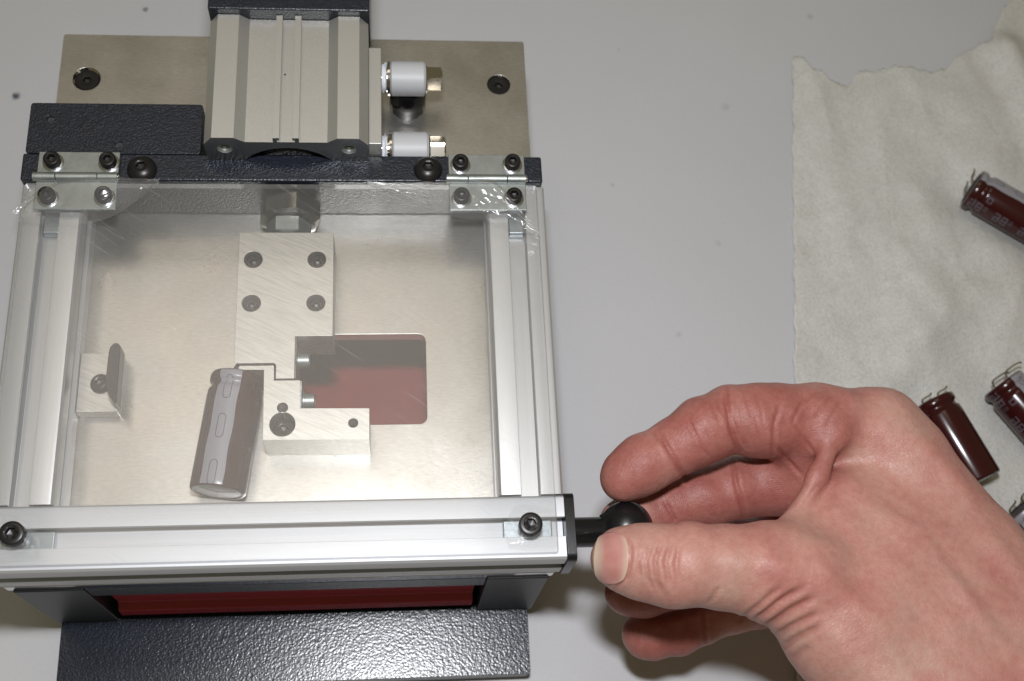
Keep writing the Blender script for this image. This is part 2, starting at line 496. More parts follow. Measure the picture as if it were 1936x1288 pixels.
# pull knob on its shaft, held by the hand
kn = root_empty("pull_knob", (56, 89.6, 80), "x", "x"); kn.parent = press; kn.location = Vector((89, -85.4, 80)) * K
del kn["label"]; del kn["category"]
bm = B_(); rings(bm, (55.95, 89.6, 80), (1, 0, 0), [(0, 4.9), (0.6, 4.9), (0.7, 4.7), (18, 4.7)], 40)
obj("shaft", bm, BLACKG, kn)
bm = B_()
pr = [(-8.0, 4.6), (-7.2, 5.0)] + [(-math.cos(a) * 8.6, math.sin(a) * 8.6) for a in [0.72 + i * (PI - 0.78) / 20 for i in range(21)]]
rings(bm, (73.5, 90.4, 80), (1, 0, 0), pr, 48)
obj("ball", bm, BLACKP, kn)

# clear cover
bm = B_(); plate(bm, [rrect(-117.4, 50.0, 80.7, 206.1, 1.0, 3)], 90.1, 93.0, 'Z', 2)
for f in bm.faces:
    if f.material_index == 0 and f.calc_center_median().z < 91.5: f.material_index = 1
cover = obj("clear_cover", bm, [ACR, ACRC, ACRE], press, smooth=0)
cover["label"] = "hazy scratched clear acrylic cover sheet"
for x, y in ((-108.3, 89.4), (41.6, 88.6)):
    bm = B_(); cap_screw(bm, x, y, 93.05, 3.55, 4.0, 1.5)
    obj("cap_screw", bm, BLACKOX, cover)
# peeled protective film around the hinges and screws (crumpled, lifted off the sheet)
def film(parent, upper, lower, nu, nv, amp, seed, z0=93.15):
    rnd = np.random.RandomState(seed)
    def curve(pts, t):
        pts = [Vector(p_) for p_ in pts]; n = len(pts) - 1; s = min(t * n, n - 1e-6); i = int(s); f = s - i
        p0, p1, p2, p3 = pts[max(i - 1, 0)], pts[i], pts[i + 1], pts[min(i + 2, n)]
        return 0.5 * ((2 * p1) + (p2 - p0) * f + (2 * p0 - 5 * p1 + 4 * p2 - p3) * f * f + (3 * p1 - p0 - 3 * p2 + p3) * f ** 3)
    ph = rnd.uniform(0, 6.28, 12); fr_ = rnd.uniform(3, 15, 12); fv = rnd.uniform(-5, 5, 12)
    bm = B_(); g = []
    for i in range(nu + 1):
        row = []
        a, b = curve(upper, i / nu), curve(lower, i / nu)
        for j in range(nv + 1):
            t = j / nv; u = i / nu
            p_ = a.lerp(b, t)
            h = sum(abs(math.sin(fr_[k] * u + fv[k] * t * 1.4 + ph[k])) ** 0.6 * (9 / (9 + fr_[k])) for k in range(12)) / 6.0
            e = min(1, 6 * t + .15, 6 * (1 - t) + .15)
            p_.z += amp * h * e
            row.append(bm.verts.new(p_))
        g.append(row)
    for i in range(nu):
        for j in range(nv):
            bm.faces.new((g[i][j], g[i + 1][j], g[i + 1][j + 1], g[i][j + 1]))
    return obj("loose_film", bm, FILM, parent, smooth=60, recalc=False)
film(cover, [(-119.5, 194, 95), (-113, 200.5, 96), (-104, 203.3, 99), (-91, 205.2, 99.5), (-74.5, 206.2, 94)],
     [(-117.5, 191.3, 93.6), (-112, 190.6, 94), (-99, 190.0, 94.2), (-87, 193.2, 95.5), (-74.6, 205.6, 93.6)], 90, 30, 2.4, 3)
film(cover, [(-7, 206, 93.4), (12, 205.6, 94.0), (26, 206.2, 99), (37, 202, 99.5), (49.6, 186.0, 95.5)],
     [(-7, 205.6, 93.3), (8, 199.5, 93.6), (23.5, 192.8, 94.2), (33, 191.0, 95.5), (49.2, 184.8, 94.5)], 90, 30, 2.8, 8)
film(cover, [(-117.2, 97, 93.3), (-108, 96, 93.4), (-101, 89, 93.3)], [(-117.2, 82, 93.2), (-110, 82, 93.4), (-100.5, 83, 93.2)], 30, 16, 0.6, 5)
film(cover, [(33.5, 87, 93.3), (38, 95.5, 93.4), (49.5, 94, 93.2)], [(35, 82.5, 93.3), (42, 81.8, 93.6), (49.6, 82, 93.2)], 30, 16, 0.6, 11)

# rear bar, hinges
bm = B_(); box(bm, -119.3, 52.2, 207.45, 217.5, 70.05, 93.0)
bar = obj("rear_bar", bm, WRINKLE, press, bevel=0.7)
for x, y in ((-80.6, 211.2), (13.4, 211.8)):
    bm = B_(); button_screw(bm, x, y, 93.02, 4.8, 3.0, 1.55)
    obj("button_screw", bm, BLACKOX, bar)
def hinge(x0, sx):
    h = root_empty("hinge", (x0 + 13, 207, 93), "x", "x"); h.parent = press
    h.location = (Vector((x0 + 13, 207, 93)) - Vector((-33, 175, 0))) * K
    del h["label"]; del h["category"]
    for y0, y1 in ((208.0, 217.3), (196.1, 206.6)):
        bm = B_(); box(bm, x0, x0 + 25.8, y0, y1, 93.05, 94.2)
        obj("hinge_leaf", bm, ZINC, h, bevel=0.2)
    bm = B_()
    for a, b in ((-0.9, 6.3), (6.45, 19.5), (19.65, 26.0)):
        rings(bm, (x0 + a, 207.5, 94.9), (1, 0, 0), [(0, 1.3), (0.15, 1.5), (b - a - .15, 1.5), (b - a, 1.3)], 24)
    obj("hinge_barrel", bm, ZINC, h)
    bm = B_(); rings(bm, (x0 + 26.0, 207.5, 94.9), (1, 0, 0), [(0, 0.9), (0.5, 0.9)], 16)
    obj("hinge_pin", bm, NICKEL, h)
    for x, y in sx:
        bm = B_(); cap_screw(bm, x, y, 94.2, 2.65, 3.0, 1.25, 3.35)
        obj("cap_screw", bm, BLACKOX, h)
        bm = B_(); rings(bm, (x, y, 94.2), (0, 0, 1), [(0, 3.4), (0.4, 3.4), (0.52, 3.2), (0.52, 1.5)], 32)
        obj("washer", bm, WASHER, h)
hinge(-113.7, [(-108.8, 213.1), (-91.1, 213.0), (-109.2, 199.9), (-91.5, 200.2)])
hinge(20.3, [(24.3, 213.1), (41.9, 213.3), (24.3, 200.3), (41.8, 200.3)])

# side block behind the bar
bm = B_()
plate(bm, [rrect(-118.6, -62.2, 217.6, 237.0, 1.0, 3), circ(-111.8, 230.8, 1.3, 16), circ(-88.9, 221.2, 1.3, 16)], 70.05, 92.9)
blk = obj("side_block", bm, WRINKLE, press, bevel=0.5)
for x, y in ((-111.8, 230.8), (-88.9, 221.2)):
    bm = B_(); rings(bm, (x, y, 88), (0, 0, 1), [(0, 1.28), (3.6, 1.28), (3.9, 0.75), (3.5, 0.6), (1, 0.5)], 20)
    obj("set_screw", bm, ZINC, blk)

# air cylinder
cyl = root_empty("air_cylinder", (-33, 240, 70), "x", "x"); cyl.parent = press; cyl.location = Vector((0, 65, 70)) * K
del cyl["label"]; del cyl["category"]
T = 107.0; F = 104.5
half = [(26.6, 72), (26.6, 103.0), (23.7, T), (16.6, T), (13.3, F), (4.2, F), (4.2, T), (2.1, T), (2.1, T - .7), (2.9, T - .7), (2.9, F + .1)]
sec = [(-33 + x, z) for x, z in half] + [(-33 - x, z) for x, z in reversed(half)]
bm = B_()
plate(bm, [sec, circ(-33, 84, 17.0, 48), circ(-53.2, 100.2, 2.5, 20), circ(-12.8, 100.2, 2.5, 20)], 215.2, 263.6, 'Y')
for f in bm.faces:
    if abs(f.calc_center_median().y - 215.2) < 0.01: f.material_index = 1
obj("cylinder_body", bm, [CYL, MACHINED], cyl, smooth=20, bevel=0.25)
bm = B_(); rings(bm, (-33, 219, 84), (0, 1, 0), [(0, 16.95), (2, 16.9)], 48)
rings(bm, (-33, 217.2, 84), (0, 1, 0), [(0, 12), (1.8, 13)], 40)
obj("end_cover", bm, BLACKG, cyl)
for x in (-53.2, -12.8):
    bm = B_()
    pr = []
    for i in range(9): pr += [(i * 0.8, 2.42), (i * 0.8 + .4, 2.0)]
    rings(bm, (x, 215.4, 100.2), (0, 1, 0), pr, 24, cap0=False)
    obj("threaded_bore", bm, ZINC, cyl)
bm = B_(); box(bm, -59.8, -5.8, 263.8, 300, 70.1, 110)
obj("head_block", bm, WRINKLE, cyl, bevel=0.6)
bm = B_(); box(bm, -6.35, -2.0, 217.7, 256.2, 72, 100)
obj("port_plate", bm, CYL, cyl, bevel=0.3)
bm = B_(); rings(bm, (-34.0, 241.4, 104.62), (0, 0, 1), [(0, 0.35), (.08, 0.3)], 10)
obj("vent_mark", bm, BORE, cyl)
for y, ro in ((251.8, 0.0), (222.9, 0.5)):
    ft = root_empty("air_fitting", (7, y, 88), "x", "x"); ft.parent = press; ft.location = (Vector((7, y, 88)) - Vector((-33, 175, 0))) * K
    del ft["label"]; del ft["category"]
    ox = 0.0 if ro == 0 else 0.5
    bm = B_(); rings(bm, (1.1 + ox, y, 88), (1, 0, 0), [(0, 5.6), (0.5, 6.1), (11.6, 6.1), (12.4, 5.4), (12.5, 4.6)], 44)
    obj("white_sleeve", bm, WHITEP, ft)
    bm = B_(); rings(bm, (-2.0, y, 88), (1, 0, 0), [(0, 4.4), (1.6 + ox, 4.4), (1.7 + ox, 4.9), (2.0 + ox, 4.9), (2.1 + ox, 6.2), (2.9 + ox, 6.3), (3.05 + ox, 6.0)], 40)
    obj("nickel_collar", bm, NICKEL, ft)
    bm = B_(); rings(bm, (13.6 + ox, y, 88), (1, 0, 0), [(0, 5.0), (0.4, 4.9), (0.45, ('hex', 4.0)), (5.2, ('hex', 4.0)), (5.7, 3.7)], 36, rot=ro)
    obj("hex_end", bm, NICKEL, ft, smooth=25)
    bm = B_()
    rnd = random.Random(int(y))
    pr = []
    for i in range(9): pr.append((0.22 * i, 4.9 + rnd.uniform(-.35, .4)))
    rings(bm, (-1.95, y, 88), (1, 0, 0), pr, 30)
    for v in bm.verts: v.co += Vector((0, rnd.uniform(-.18, .18), rnd.uniform(-.18, .18)))
    for q in range(16):
        a = rnd.uniform(0, 2 * PI); c0 = Vector((-0.6 + rnd.uniform(-.9, .6), y + 4.9 * math.cos(a), 88 + 4.9 * math.sin(a)))
        d = Vector((rnd.uniform(-.6, .8), math.cos(a) * rnd.uniform(.3, 1.1), math.sin(a) * rnd.uniform(.3, 1.1)))
        tube(bm, [c0, c0 + d * .6, c0 + d + Vector((rnd.uniform(-.3, .3), 0, 0))], 0.11, 5)
    obj("thread_tape", bm, TAPE, ft, smooth=50)
    bm = B_(); rings(bm, (7.3, y, 71), (0, 0, 1), [(-8, 5.4), (0, 5.6), (4, 5.6), (4.6, 6.5), (8.5, 6.6), (12, 5.5)], 40)
    obj("tube_collet", bm, BLACKG, ft)

# piston rod end: big hexagon coupling and lock nut
bm = B_(); rings(bm, (-33.3, 198.6, 79.5), (0, 1, 0), [(0, 8.6), (0.7, ('hex', 9.4)), (6.6, ('hex', 9.4)), (8.6, 8.2)], 48, rot=0.30)
rod = obj("rod_coupling", bm, NUT, press, smooth=25)
bm = B_(); rings(bm, (-33.6, 192.2, 80.0), (0, 1, 0), [(0, 5.9), (0.6, ('hex', 6.5)), (5.6, ('hex', 6.5)), (6.3, 6.0)], 48, rot=0.0)
obj("lock_nut", bm, ZINC, rod, smooth=25)

# moving jaw
def fillet(pts, idx, r, n=4):
    out = []
    for i, p_ in enumerate(pts):
        if i in idx:
            a, b, c = Vector(pts[i - 1]), Vector(p_), Vector(pts[(i + 1) % len(pts)])
            d1 = (a - b).normalized(); d2 = (c - b).normalized()
            s, e = b + d1 * r, b + d2 * r
            for k in range(n + 1):
                t = k / n; out.append(tuple((s * (1 - t) ** 2 + b * 2 * t * (1 - t) + e * t ** 2)[:2]))
        else: out.append(p_)
    return out
jaw = [(-49.1, 191.8), (-49.1, 143.6), (-48.3, 145.2), (-35.9, 145.2), (-35.9, 139.9), (-30.1, 139.9), (-30.1, 154.4), (-18.2, 154.4), (-18.2, 191.8)]
jaw = fillet(jaw, (3,), 1.2)
js = [(-44.3, 181.8), (-23.6, 181.8), (-44.4, 166.1), (-23.7, 166.1)]
bm = B_(); plate(bm, [jaw] + [circ(x, y, 3.05, 24) for x, y in js], 70.1, 86.0)
jo = obj("moving_jaw", bm, MILLED, press, smooth=25, bevel=0.2)
for x, y in js:
    bm = B_(); cap_screw(bm, x, y, 80.6, 2.65, 3.4, 1.2)
    obj("recessed_screw", bm, BLACKOX, jo)
bm = B_(); box(bm, -30.05, -29.6, 140.1, 154.2, 70.2, 85.6)
obj("jaw_edge", bm, M_simple("speckled_jaw_edge", srgb(120, 118, 116), 0.4, 0.6, bump=(1.2, 0.3), var=(1.0, 0.15, 1.5)), jo)
def side_screw(parent, x, y, z):
    bm = B_(); rings(bm, (x, y, z), (1, 0, 0), [(0, 2.9), (0.35, 2.9), (0.4, 2.4), (3.4, 2.4), (3.7, 2.1), (3.7, ('hex', 1.1)), (2.2, ('hex', 1.1))], 24)
    obj("side_screw", bm, ZINC, parent)
side_screw(jo, -29.6, 149.4, 77)
# fixed jaw
fx = [(-47.9, 143.0), (-47.2, 144.3), (-36.6, 144.3), (-36.4, 139.2), (-28.3, 139.2), (-28.1, 129.8), (-6.5, 129.5), (-6.5, 119.3), (-39.2, 119.6), (-39.6, 142.9)]
bm = B_(); plate(bm, [fx, circ(-33.4, 124.6, 4.05, 30), circ(-33.5, 130.1, 1.75, 18), circ(-11.5, 124.7, 1.6, 18)], 70.1, 86.0)
fo = obj("fixed_jaw", bm, MILLED, press, smooth=25, bevel=0.2)
bm = B_(); cap_screw(bm, -33.4, 124.6, 77.5, 3.5, 4.0, 1.4)
obj("recessed_screw", bm, BLACKOX, fo)
bm = B_(); rings(bm, (-11.5, 124.7, 71), (0, 0, 1), [(0, 1.5), (9, 1.5), (9.2, 1.2)], 18)
rings(bm, (-33.5, 130.1, 71), (0, 0, 1), [(0, 1.7), (8, 1.7)], 18)
obj("dowel_pin", bm, BLACKOX, fo)
bm = B_(); box(bm, -28.2, -27.75, 130.0, 139.1, 70.2, 85.7)
obj("scribed_edge", bm, M_simple("speckled_white_edge", srgb(214, 214, 216), 0.35, 0.3, bump=(1.2, 0.3), var=(0.8, 0.35, 1.1)), fo)
side_screw(fo, -27.7, 135.4, 77)
# latch block on the left frame profile
bm = B_(); box(bm, -99.2, -86.2, 133.2, 153.6, 70.0, 75.4)
la = obj("latch_block", bm, NICKEL if False else MILLED, press, bevel=0.3)
lv = [(-88.9, 150.5), (-88.6, 152.6), (-87.6, 153.9), (-86.4, 154.1), (-85.3, 153.0), (-85.2, 133.4), (-86.2, 134.0), (-87.6, 136.0), (-88.7, 139.0), (-89.1, 143)]
bm = B_(); plate(bm, [lv], 75.45, 82.5)
obj("latch_lever", bm, BLACKP, la, bevel=0.5)
bm = B_(); button_screw(bm, -92.0, 142.6, 75.4, 3.3, 2.4, 1.2)
obj("latch_screw", bm, BLACKOX, la)

# ------------------------------------------------------------------ capacitors
def capacitor(x, y, z, ang, label, roll, marks, lead_kind, tilt=0.0, R=8.9, L=40.0, group=None, fwd=None):
    """lies along +X local from its lead end (origin below the lead end); roll in degrees = where the stripe sits"""
    o = root_empty("capacitor", (x, y, z), label, "capacitor", group)
    o.rotation_euler = (0, 0, math.radians(ang))
    def add(name, bm, mat, par=o, smooth=40):
        me = bpy.data.meshes.new(name); bmesh.ops.recalc_face_normals(bm, faces=bm.faces); bm.to_mesh(me); bm.free()
        me.transform(Matrix.Scale(K, 4)); me.materials.append(mat)
        me.polygons.foreach_set("use_smooth", [True] * len(me.polygons)); me.set_sharp_from_angle(angle=math.radians(smooth))
        c = bpy.data.objects.new(name, me); col.objects.link(c); c.parent = par; return c
    prof = [(0.2, R - 1.9), (0.0, R - 1.2), (0.25, R - .45), (0.9, R - 0.1), (2.2, R), (3.0, R - .15), (3.7, R - .95), (4.4, R - 1.1), (5.1, R - .8), (6.0, R - .1), (7, R),
            (L - 1.2, R), (L - .5, R - .12), (L - .1, R - .5), (L, R - 1.0), (L - .12, R - 1.5)]
    bm = B_(); rings(bm, (0, 0, R), (1, 0, 0), prof, 64, cap0=False, cap1=False)
    sl = add("sleeve", bm, SLEEVE)
    def rad(s):
        for (a, ra), (b, rb) in zip(prof[1:], prof[2:]):
            if a <= s <= b: return ra + (rb - ra) * (s - a) / max(b - a, 1e-6)
        return R
    def on(s, deg, h):       # point on the sleeve: deg 0 = top, positive = +Y side
        t = math.radians(deg); rr = rad(s) + h
        return Vector((s, rr * math.sin(t), R + rr * math.cos(t)))
    def patch(bm, s0, s1, d0, d1, h, wav=0.0):
        ns = max(2, int((s1 - s0) / 0.5)); nd = max(2, int(abs(d1 - d0) / 5))
        g = [[bm.verts.new(on(s0 + (s1 - s0) * i / ns, d0 + (d1 - d0) * j / nd + (wav * math.sin(i * .21) if j in (0, nd) else 0), h)) for j in range(nd + 1)] for i in range(ns + 1)]
        for i in range(ns):
            for j in range(nd): bm.faces.new((g[i][j], g[i + 1][j], g[i + 1][j + 1], g[i][j + 1]))
    bm = B_(); patch(bm, 0.5, L - .5, roll - 24, roll + 24, 0.03, 1.0)
    st = add("stripe", bm, STRIPE, sl)
    bm = B_()
    for s0 in (2.5, 15.5, 30.5):     # rounded minus outlines
        s1 = s0 + 8.0; w_ = 8.5
        path = []
        for k in range(25):
            t = PI / 2 + PI * k / 24; path.append((s0 + 1.4 + 1.4 * math.cos(t), roll + w_ * math.sin(t)))
        for k in range(25):
            t = -PI / 2 + PI * k / 24; path.append((s1 - 1.4 + 1.4 * math.cos(t), roll + w_ * math.sin(t)))
        path.append(path[0])
        dense = []
        for (a0, b0), (a1, b1) in zip(path, path[1:]):
            nn = max(1, int(abs(a1 - a0) / 0.6))
            for q in range(nn): dense.append((a0 + (a1 - a0) * q / nn, b0 + (b1 - b0) * q / nn))
        pv = []
        n_ = len(dense); cs = sum(a for a, _ in dense) / n_
        for (a_, b_) in dense:
            k1 = 1 - 0.2 / 4.0
            pv.append((bm.verts.new(on(a_, b_, 0.05)), bm.verts.new(on(cs + (a_ - cs) * k1, roll + (b_ - roll) * 0.84, 0.05))))
        for i in range(n_):
            j = (i + 1) % n_; bm.faces.new((pv[i][0], pv[j][0], pv[j][1], pv[i][1]))
    add("minus_mark", bm, PRINT, sl)
    if marks:
        bm = B_()
        for (s0, s1, d0, d1) in marks: patch(bm, s0, s1, d0, d1, 0.03)
        add("printed_marking", bm, PRINTW, sl)
    # vented can end
    bm = B_(); rings(bm, (L - .35, 0, R), (1, 0, 0), [(0, R - 1.2), (0.12, R - 1.5), (0.12, 0.05)], 48)
    ce = add("can_end", bm, CANEND)
    bm = B_()
    for a in (20, 140, 260):
        t = math.radians(a); d = Vector((0, math.cos(t), math.sin(t))); tube(bm, [Vector((L - .22, 0, R)), Vector((L - .22, 0, R)) + d * (R - 2.2)], 0.1, 5)
    add("vent_groove", bm, PRINT, ce)
    bm = B_(); rings(bm, (0.5, 0, R), (1, 0, 0), [(0, 0.05), (0, R - 1.7), (0.4, R - 1.6)], 40)
    add("rubber_bung", bm, RUBBER)
    for s in (-1, 1):
        bm = B_(); y0 = 3.75 * s
        c0 = Vector((0.5, y0, R))
        if lead_kind == 0: pts = [c0, c0 + Vector((-1.4, 0, 0)), c0 + Vector((-2.3, .3, .2)), c0 + Vector((-2.7, 1.2, .5)), c0 + Vector((-2.8, 3.2, .8)), c0 + Vector((-2.9, 4.4, .9)), c0 + Vector((-3.5, 5.0, 1.0))]
        elif lead_kind == 1: pts = [c0, c0 + Vector((-1.6, 0, 0)), c0 + Vector((-2.8, .4, 0.4)), c0 + Vector((-3.2, 1.6, .8)), c0 + Vector((-2.9, 7.5, 1.6)), c0 + Vector((-2.0, 8.4, 1.7))]
        else: pts = [c0, c0 + Vector((-1.5, 0, 0)), c0 + Vector((-2.2, 0, -.6)), c0 + Vector((-2.4, 0, -3.6))]
        dn = []
        for a_, b_ in zip(pts, pts[1:]):
            for q in range(4): dn.append(a_.lerp(b_, q / 4))
        dn.append(pts[-1])
        for _ in range(2): dn = [dn[0]] + [(dn[i - 1] + dn[i] * 2 + dn[i + 1]) / 4 for i in range(1, len(dn) - 1)] + [dn[-1]]
        tube(bm, dn, 0.38, 8)
        add("lead_wire", bm, TIN)
    return o
G = "capacitors lying on the foam sheet"
# under the cover, leaning on the fixed jaw
a_in = math.degrees(math.atan2(105.6 - 143.6, -53.3 - -48.4))
capacitor(-48.4, 143.4, 70.0, a_in, "maroon capacitor under the clear cover, lying against the fixed jaw", -8, [(9, 10.4, 62, 68), (24, 25.4, 62, 68)], 2, R=8.7, L=38.6)
def glyph(s0, d0, w_, h_, segs):
    """a printed character from thin strokes; s runs along the can, d (degrees) around it"""
    t, u = w_ * 0.22, h_ * 0.16
    R_ = {'a': (s0, s0 + w_, d0, d0 + u), 'g': (s0, s0 + w_, d0 + h_ / 2 - u / 2, d0 + h_ / 2 + u / 2), 'd': (s0, s0 + w_, d0 + h_ - u, d0 + h_),
          'f': (s0, s0 + t, d0, d0 + h_ / 2), 'e': (s0, s0 + t, d0 + h_ / 2, d0 + h_), 'b': (s0 + w_ - t, s0 + w_, d0, d0 + h_ / 2), 'c': (s0 + w_ - t, s0 + w_, d0 + h_ / 2, d0 + h_)}
    return [R_[k] for k in segs]
mk = []
for s0 in (1.6, 13.6, 25.6):
    mk += glyph(s0, -90, 2.6, 28, 'abgcdf') + glyph(s0 + 3.4, -90, 2.6, 28, 'abcdefg') + glyph(s0 + 6.8, -78, 1.6, 14, 'agd')
mk += glyph(7.4, -52, 2.4, 17, 'abcdef')
FZ = 1.3
capacitor(250.6, 253.4, FZ, -35.5, "topmost maroon capacitor on the foam sheet, grey stripe facing up", 20, mk, 0, group=G)
capacitor(214.8, 156.0, FZ, -68.0, "glossy maroon capacitor partly behind the hand with a bright streak along it", 165, [(14, 15.5, 62, 70), (30, 31.5, 62, 70)], 0, L=36.0, group=G)
capacitor(245.6, 163.6, FZ, -57.0, "maroon capacitor with grey stripe, just right of the one behind the hand", 16, mk, 1, group=G)
capacitor(241.5, 111.5, FZ, -50.0, "capacitor peeking out beside the wrist, only its bent leads and grey stripe showing", -34, [], 0, group=G)

# ------------------------------------------------------------------ foam sheet
def foam_sheet():
    rnd = np.random.RandomState(4)
    xs0, nx, ny = 0, 210, 300
    top = [(183.6, 325.4), (187.5, 325.9), (192, 320), (199, 316.5), (204.5, 311.5), (210.5, 311.8), (214.5, 319.5), (222, 318.8), (231, 321.5), (240, 321), (248, 318.5), (256, 320.5), (262, 328), (272, 333.5), (279, 336), (284, 349), (291, 359), (300, 366), (330, 372), (400, 380)]
    tx = np.array([p_[0] for p_ in top]); ty = np.array([p_[1] for p_ in top])
    def left(y): return 161.9 + (y - 160) * 0.131 + 0.35 * np.sin(y * 0.31) + 0.25 * np.sin(y * 0.83 + 1)
    V = np.zeros((ny + 1, nx + 1, 3))
    for j in range(nx + 1):
        u = j / nx
        x_top = 183.6 + u * 216
        yt = np.interp(x_top, tx, ty) + 0.6 * math.sin(x_top * 0.9) + 0.45 * math.sin(x_top * 2.3 + 2) + rnd.uniform(-.2, .2)
        for i in range(ny + 1):
            v = i / ny
            y = -20 + v * (yt + 20)
            xl = left(y)
            x = xl + u * (400 - xl)
            V[i, j, 0] = x; V[i, j, 1] = y
    X, Y = V[..., 0], V[..., 1]
    Z = np.zeros_like(X)
    for k in range(14):
        a = rnd.uniform(-1.1, 0.2) if k < 9 else rnd.uniform(0, 3.14)
        L = rnd.uniform(18, 60); ph = rnd.uniform(0, 6.28)
        s = X * math.cos(a) + Y * math.sin(a) + 6 * np.sin(Y / 37 + ph) + 5 * np.sin(X / 29 + 2 * ph)
        Z += (1 - np.abs(np.sin(s / L * 3.14 + ph))) ** 2 * L / 60 * 0.85
    Z = Z * 0.7
    # soft raised folds
    for (x0, y0, x1, y1, h, w_) in [(236, 250, 205, 150, 4.0, 13), (262, 300, 262, 205, 4.5, 14), (222, 190, 246, 205, 2.6, 9), (285, 330, 294, 285, 7.0, 9), (190, 320, 200, 220, 1.4, 10), (208, 236, 232, 200, 1.3, 7)]:
        d = np.hypot(x1 - x0, y1 - y0); t = np.clip(((X - x0) * (x1 - x0) + (Y - y0) * (y1 - y0)) / d / d, 0, 1)
        q = np.hypot(X - x0 - t * (x1 - x0), Y - y0 - t * (y1 - y0))
        Z += h * np.exp(-(q / w_) ** 2)
    # the capacitors press it flat
    for (cx, cy, an) in [(250.6, 253.4, -35.5), (214.8, 156.0, -68), (245.6, 163.6, -57), (241.5, 111.5, -50)]:
        dx, dy = math.cos(math.radians(an)), math.sin(math.radians(an))
        t = np.clip((X - cx) * dx + (Y - cy) * dy, -4, 42)
        q = np.hypot(X - cx - t * dx, Y - cy - t * dy)
        Z *= 1 - np.exp(-(q / 12.0) ** 2) * 0.999
    Z += 0.45 + 0.10 * rnd.rand(*Z.shape)
    V[..., 2] = Z
    idx = np.arange((ny + 1) * (nx + 1)).reshape(ny + 1, nx + 1)
    F = np.stack([idx[:-1, :-1], idx[:-1, 1:], idx[1:, 1:], idx[1:, :-1]], -1).reshape(-1, 4)
    me = bpy.data.meshes.new("foam_sheet")
    me.from_pydata((V.reshape(-1, 3) * K).tolist(), [], F.tolist())
    me.materials.append(FOAM); me.polygons.foreach_set("use_smooth", [True] * len(me.polygons))
    o = bpy.data.objects.new("foam_sheet", me); col.objects.link(o)
    md = o.modifiers.new("thickness", 'SOLIDIFY'); md.thickness = 0.4 * K; md.offset = -1
    o["label"] = "crumpled white foam packing sheet with a ragged torn top edge, under the capacitors"
    o["category"] = "packing sheet"
foam_sheet()

# ------------------------------------------------------------------ hand
def smin(a, b, k):
    h = np.maximum(k - np.abs(a - b), 0.0) / k
    return np.minimum(a, b) - h * h * k * 0.25

def seg_dist(P, a, b, ra, rb):
    ab = b - a; L2 = max(float(ab @ ab), 1e-9)
    Q = P - a
    t = np.clip((Q @ ab) / L2, 0, 1)
    d = Q - t[:, None] * ab
    return np.sqrt(np.einsum('ij,ij->i', d, d)) - (ra + t * (rb - ra))

def chain_dist(P, C, k):
    """C rows: x y z r"""
    C = np.asarray(C, dtype=np.float32)
    D = None
    if len(C) == 1:
        return np.linalg.norm(P - C[0, :3], axis=1) - C[0, 3]
    for i in range(len(C) - 1):
        d = seg_dist(P, C[i, :3], C[i + 1, :3], C[i, 3], C[i + 1, 3])
        D = d if D is None else smin(D, d, k)
    return D

def hand_dist(P, H):
    P = P.astype(np.float32)
    palm = None
    for C, k in H['palm']:
        d = chain_dist(P, C, 4.0)
        palm = d if palm is None else smin(palm, d, k)
    out = None
    for chains, k in H['fingers']:
        f = None
        for C, kk in chains:
            d = chain_dist(P, C, 2.0)
            f = d if f is None else smin(f, d, kk)
        d = smin(palm, f, k)
        out = d if out is None else np.minimum(out, d)
    for C, k in H['dents']:          # gentle hollows
        d = chain_dist(P, C, 3.0)
        out = -smin(-out, d, k)
    return out

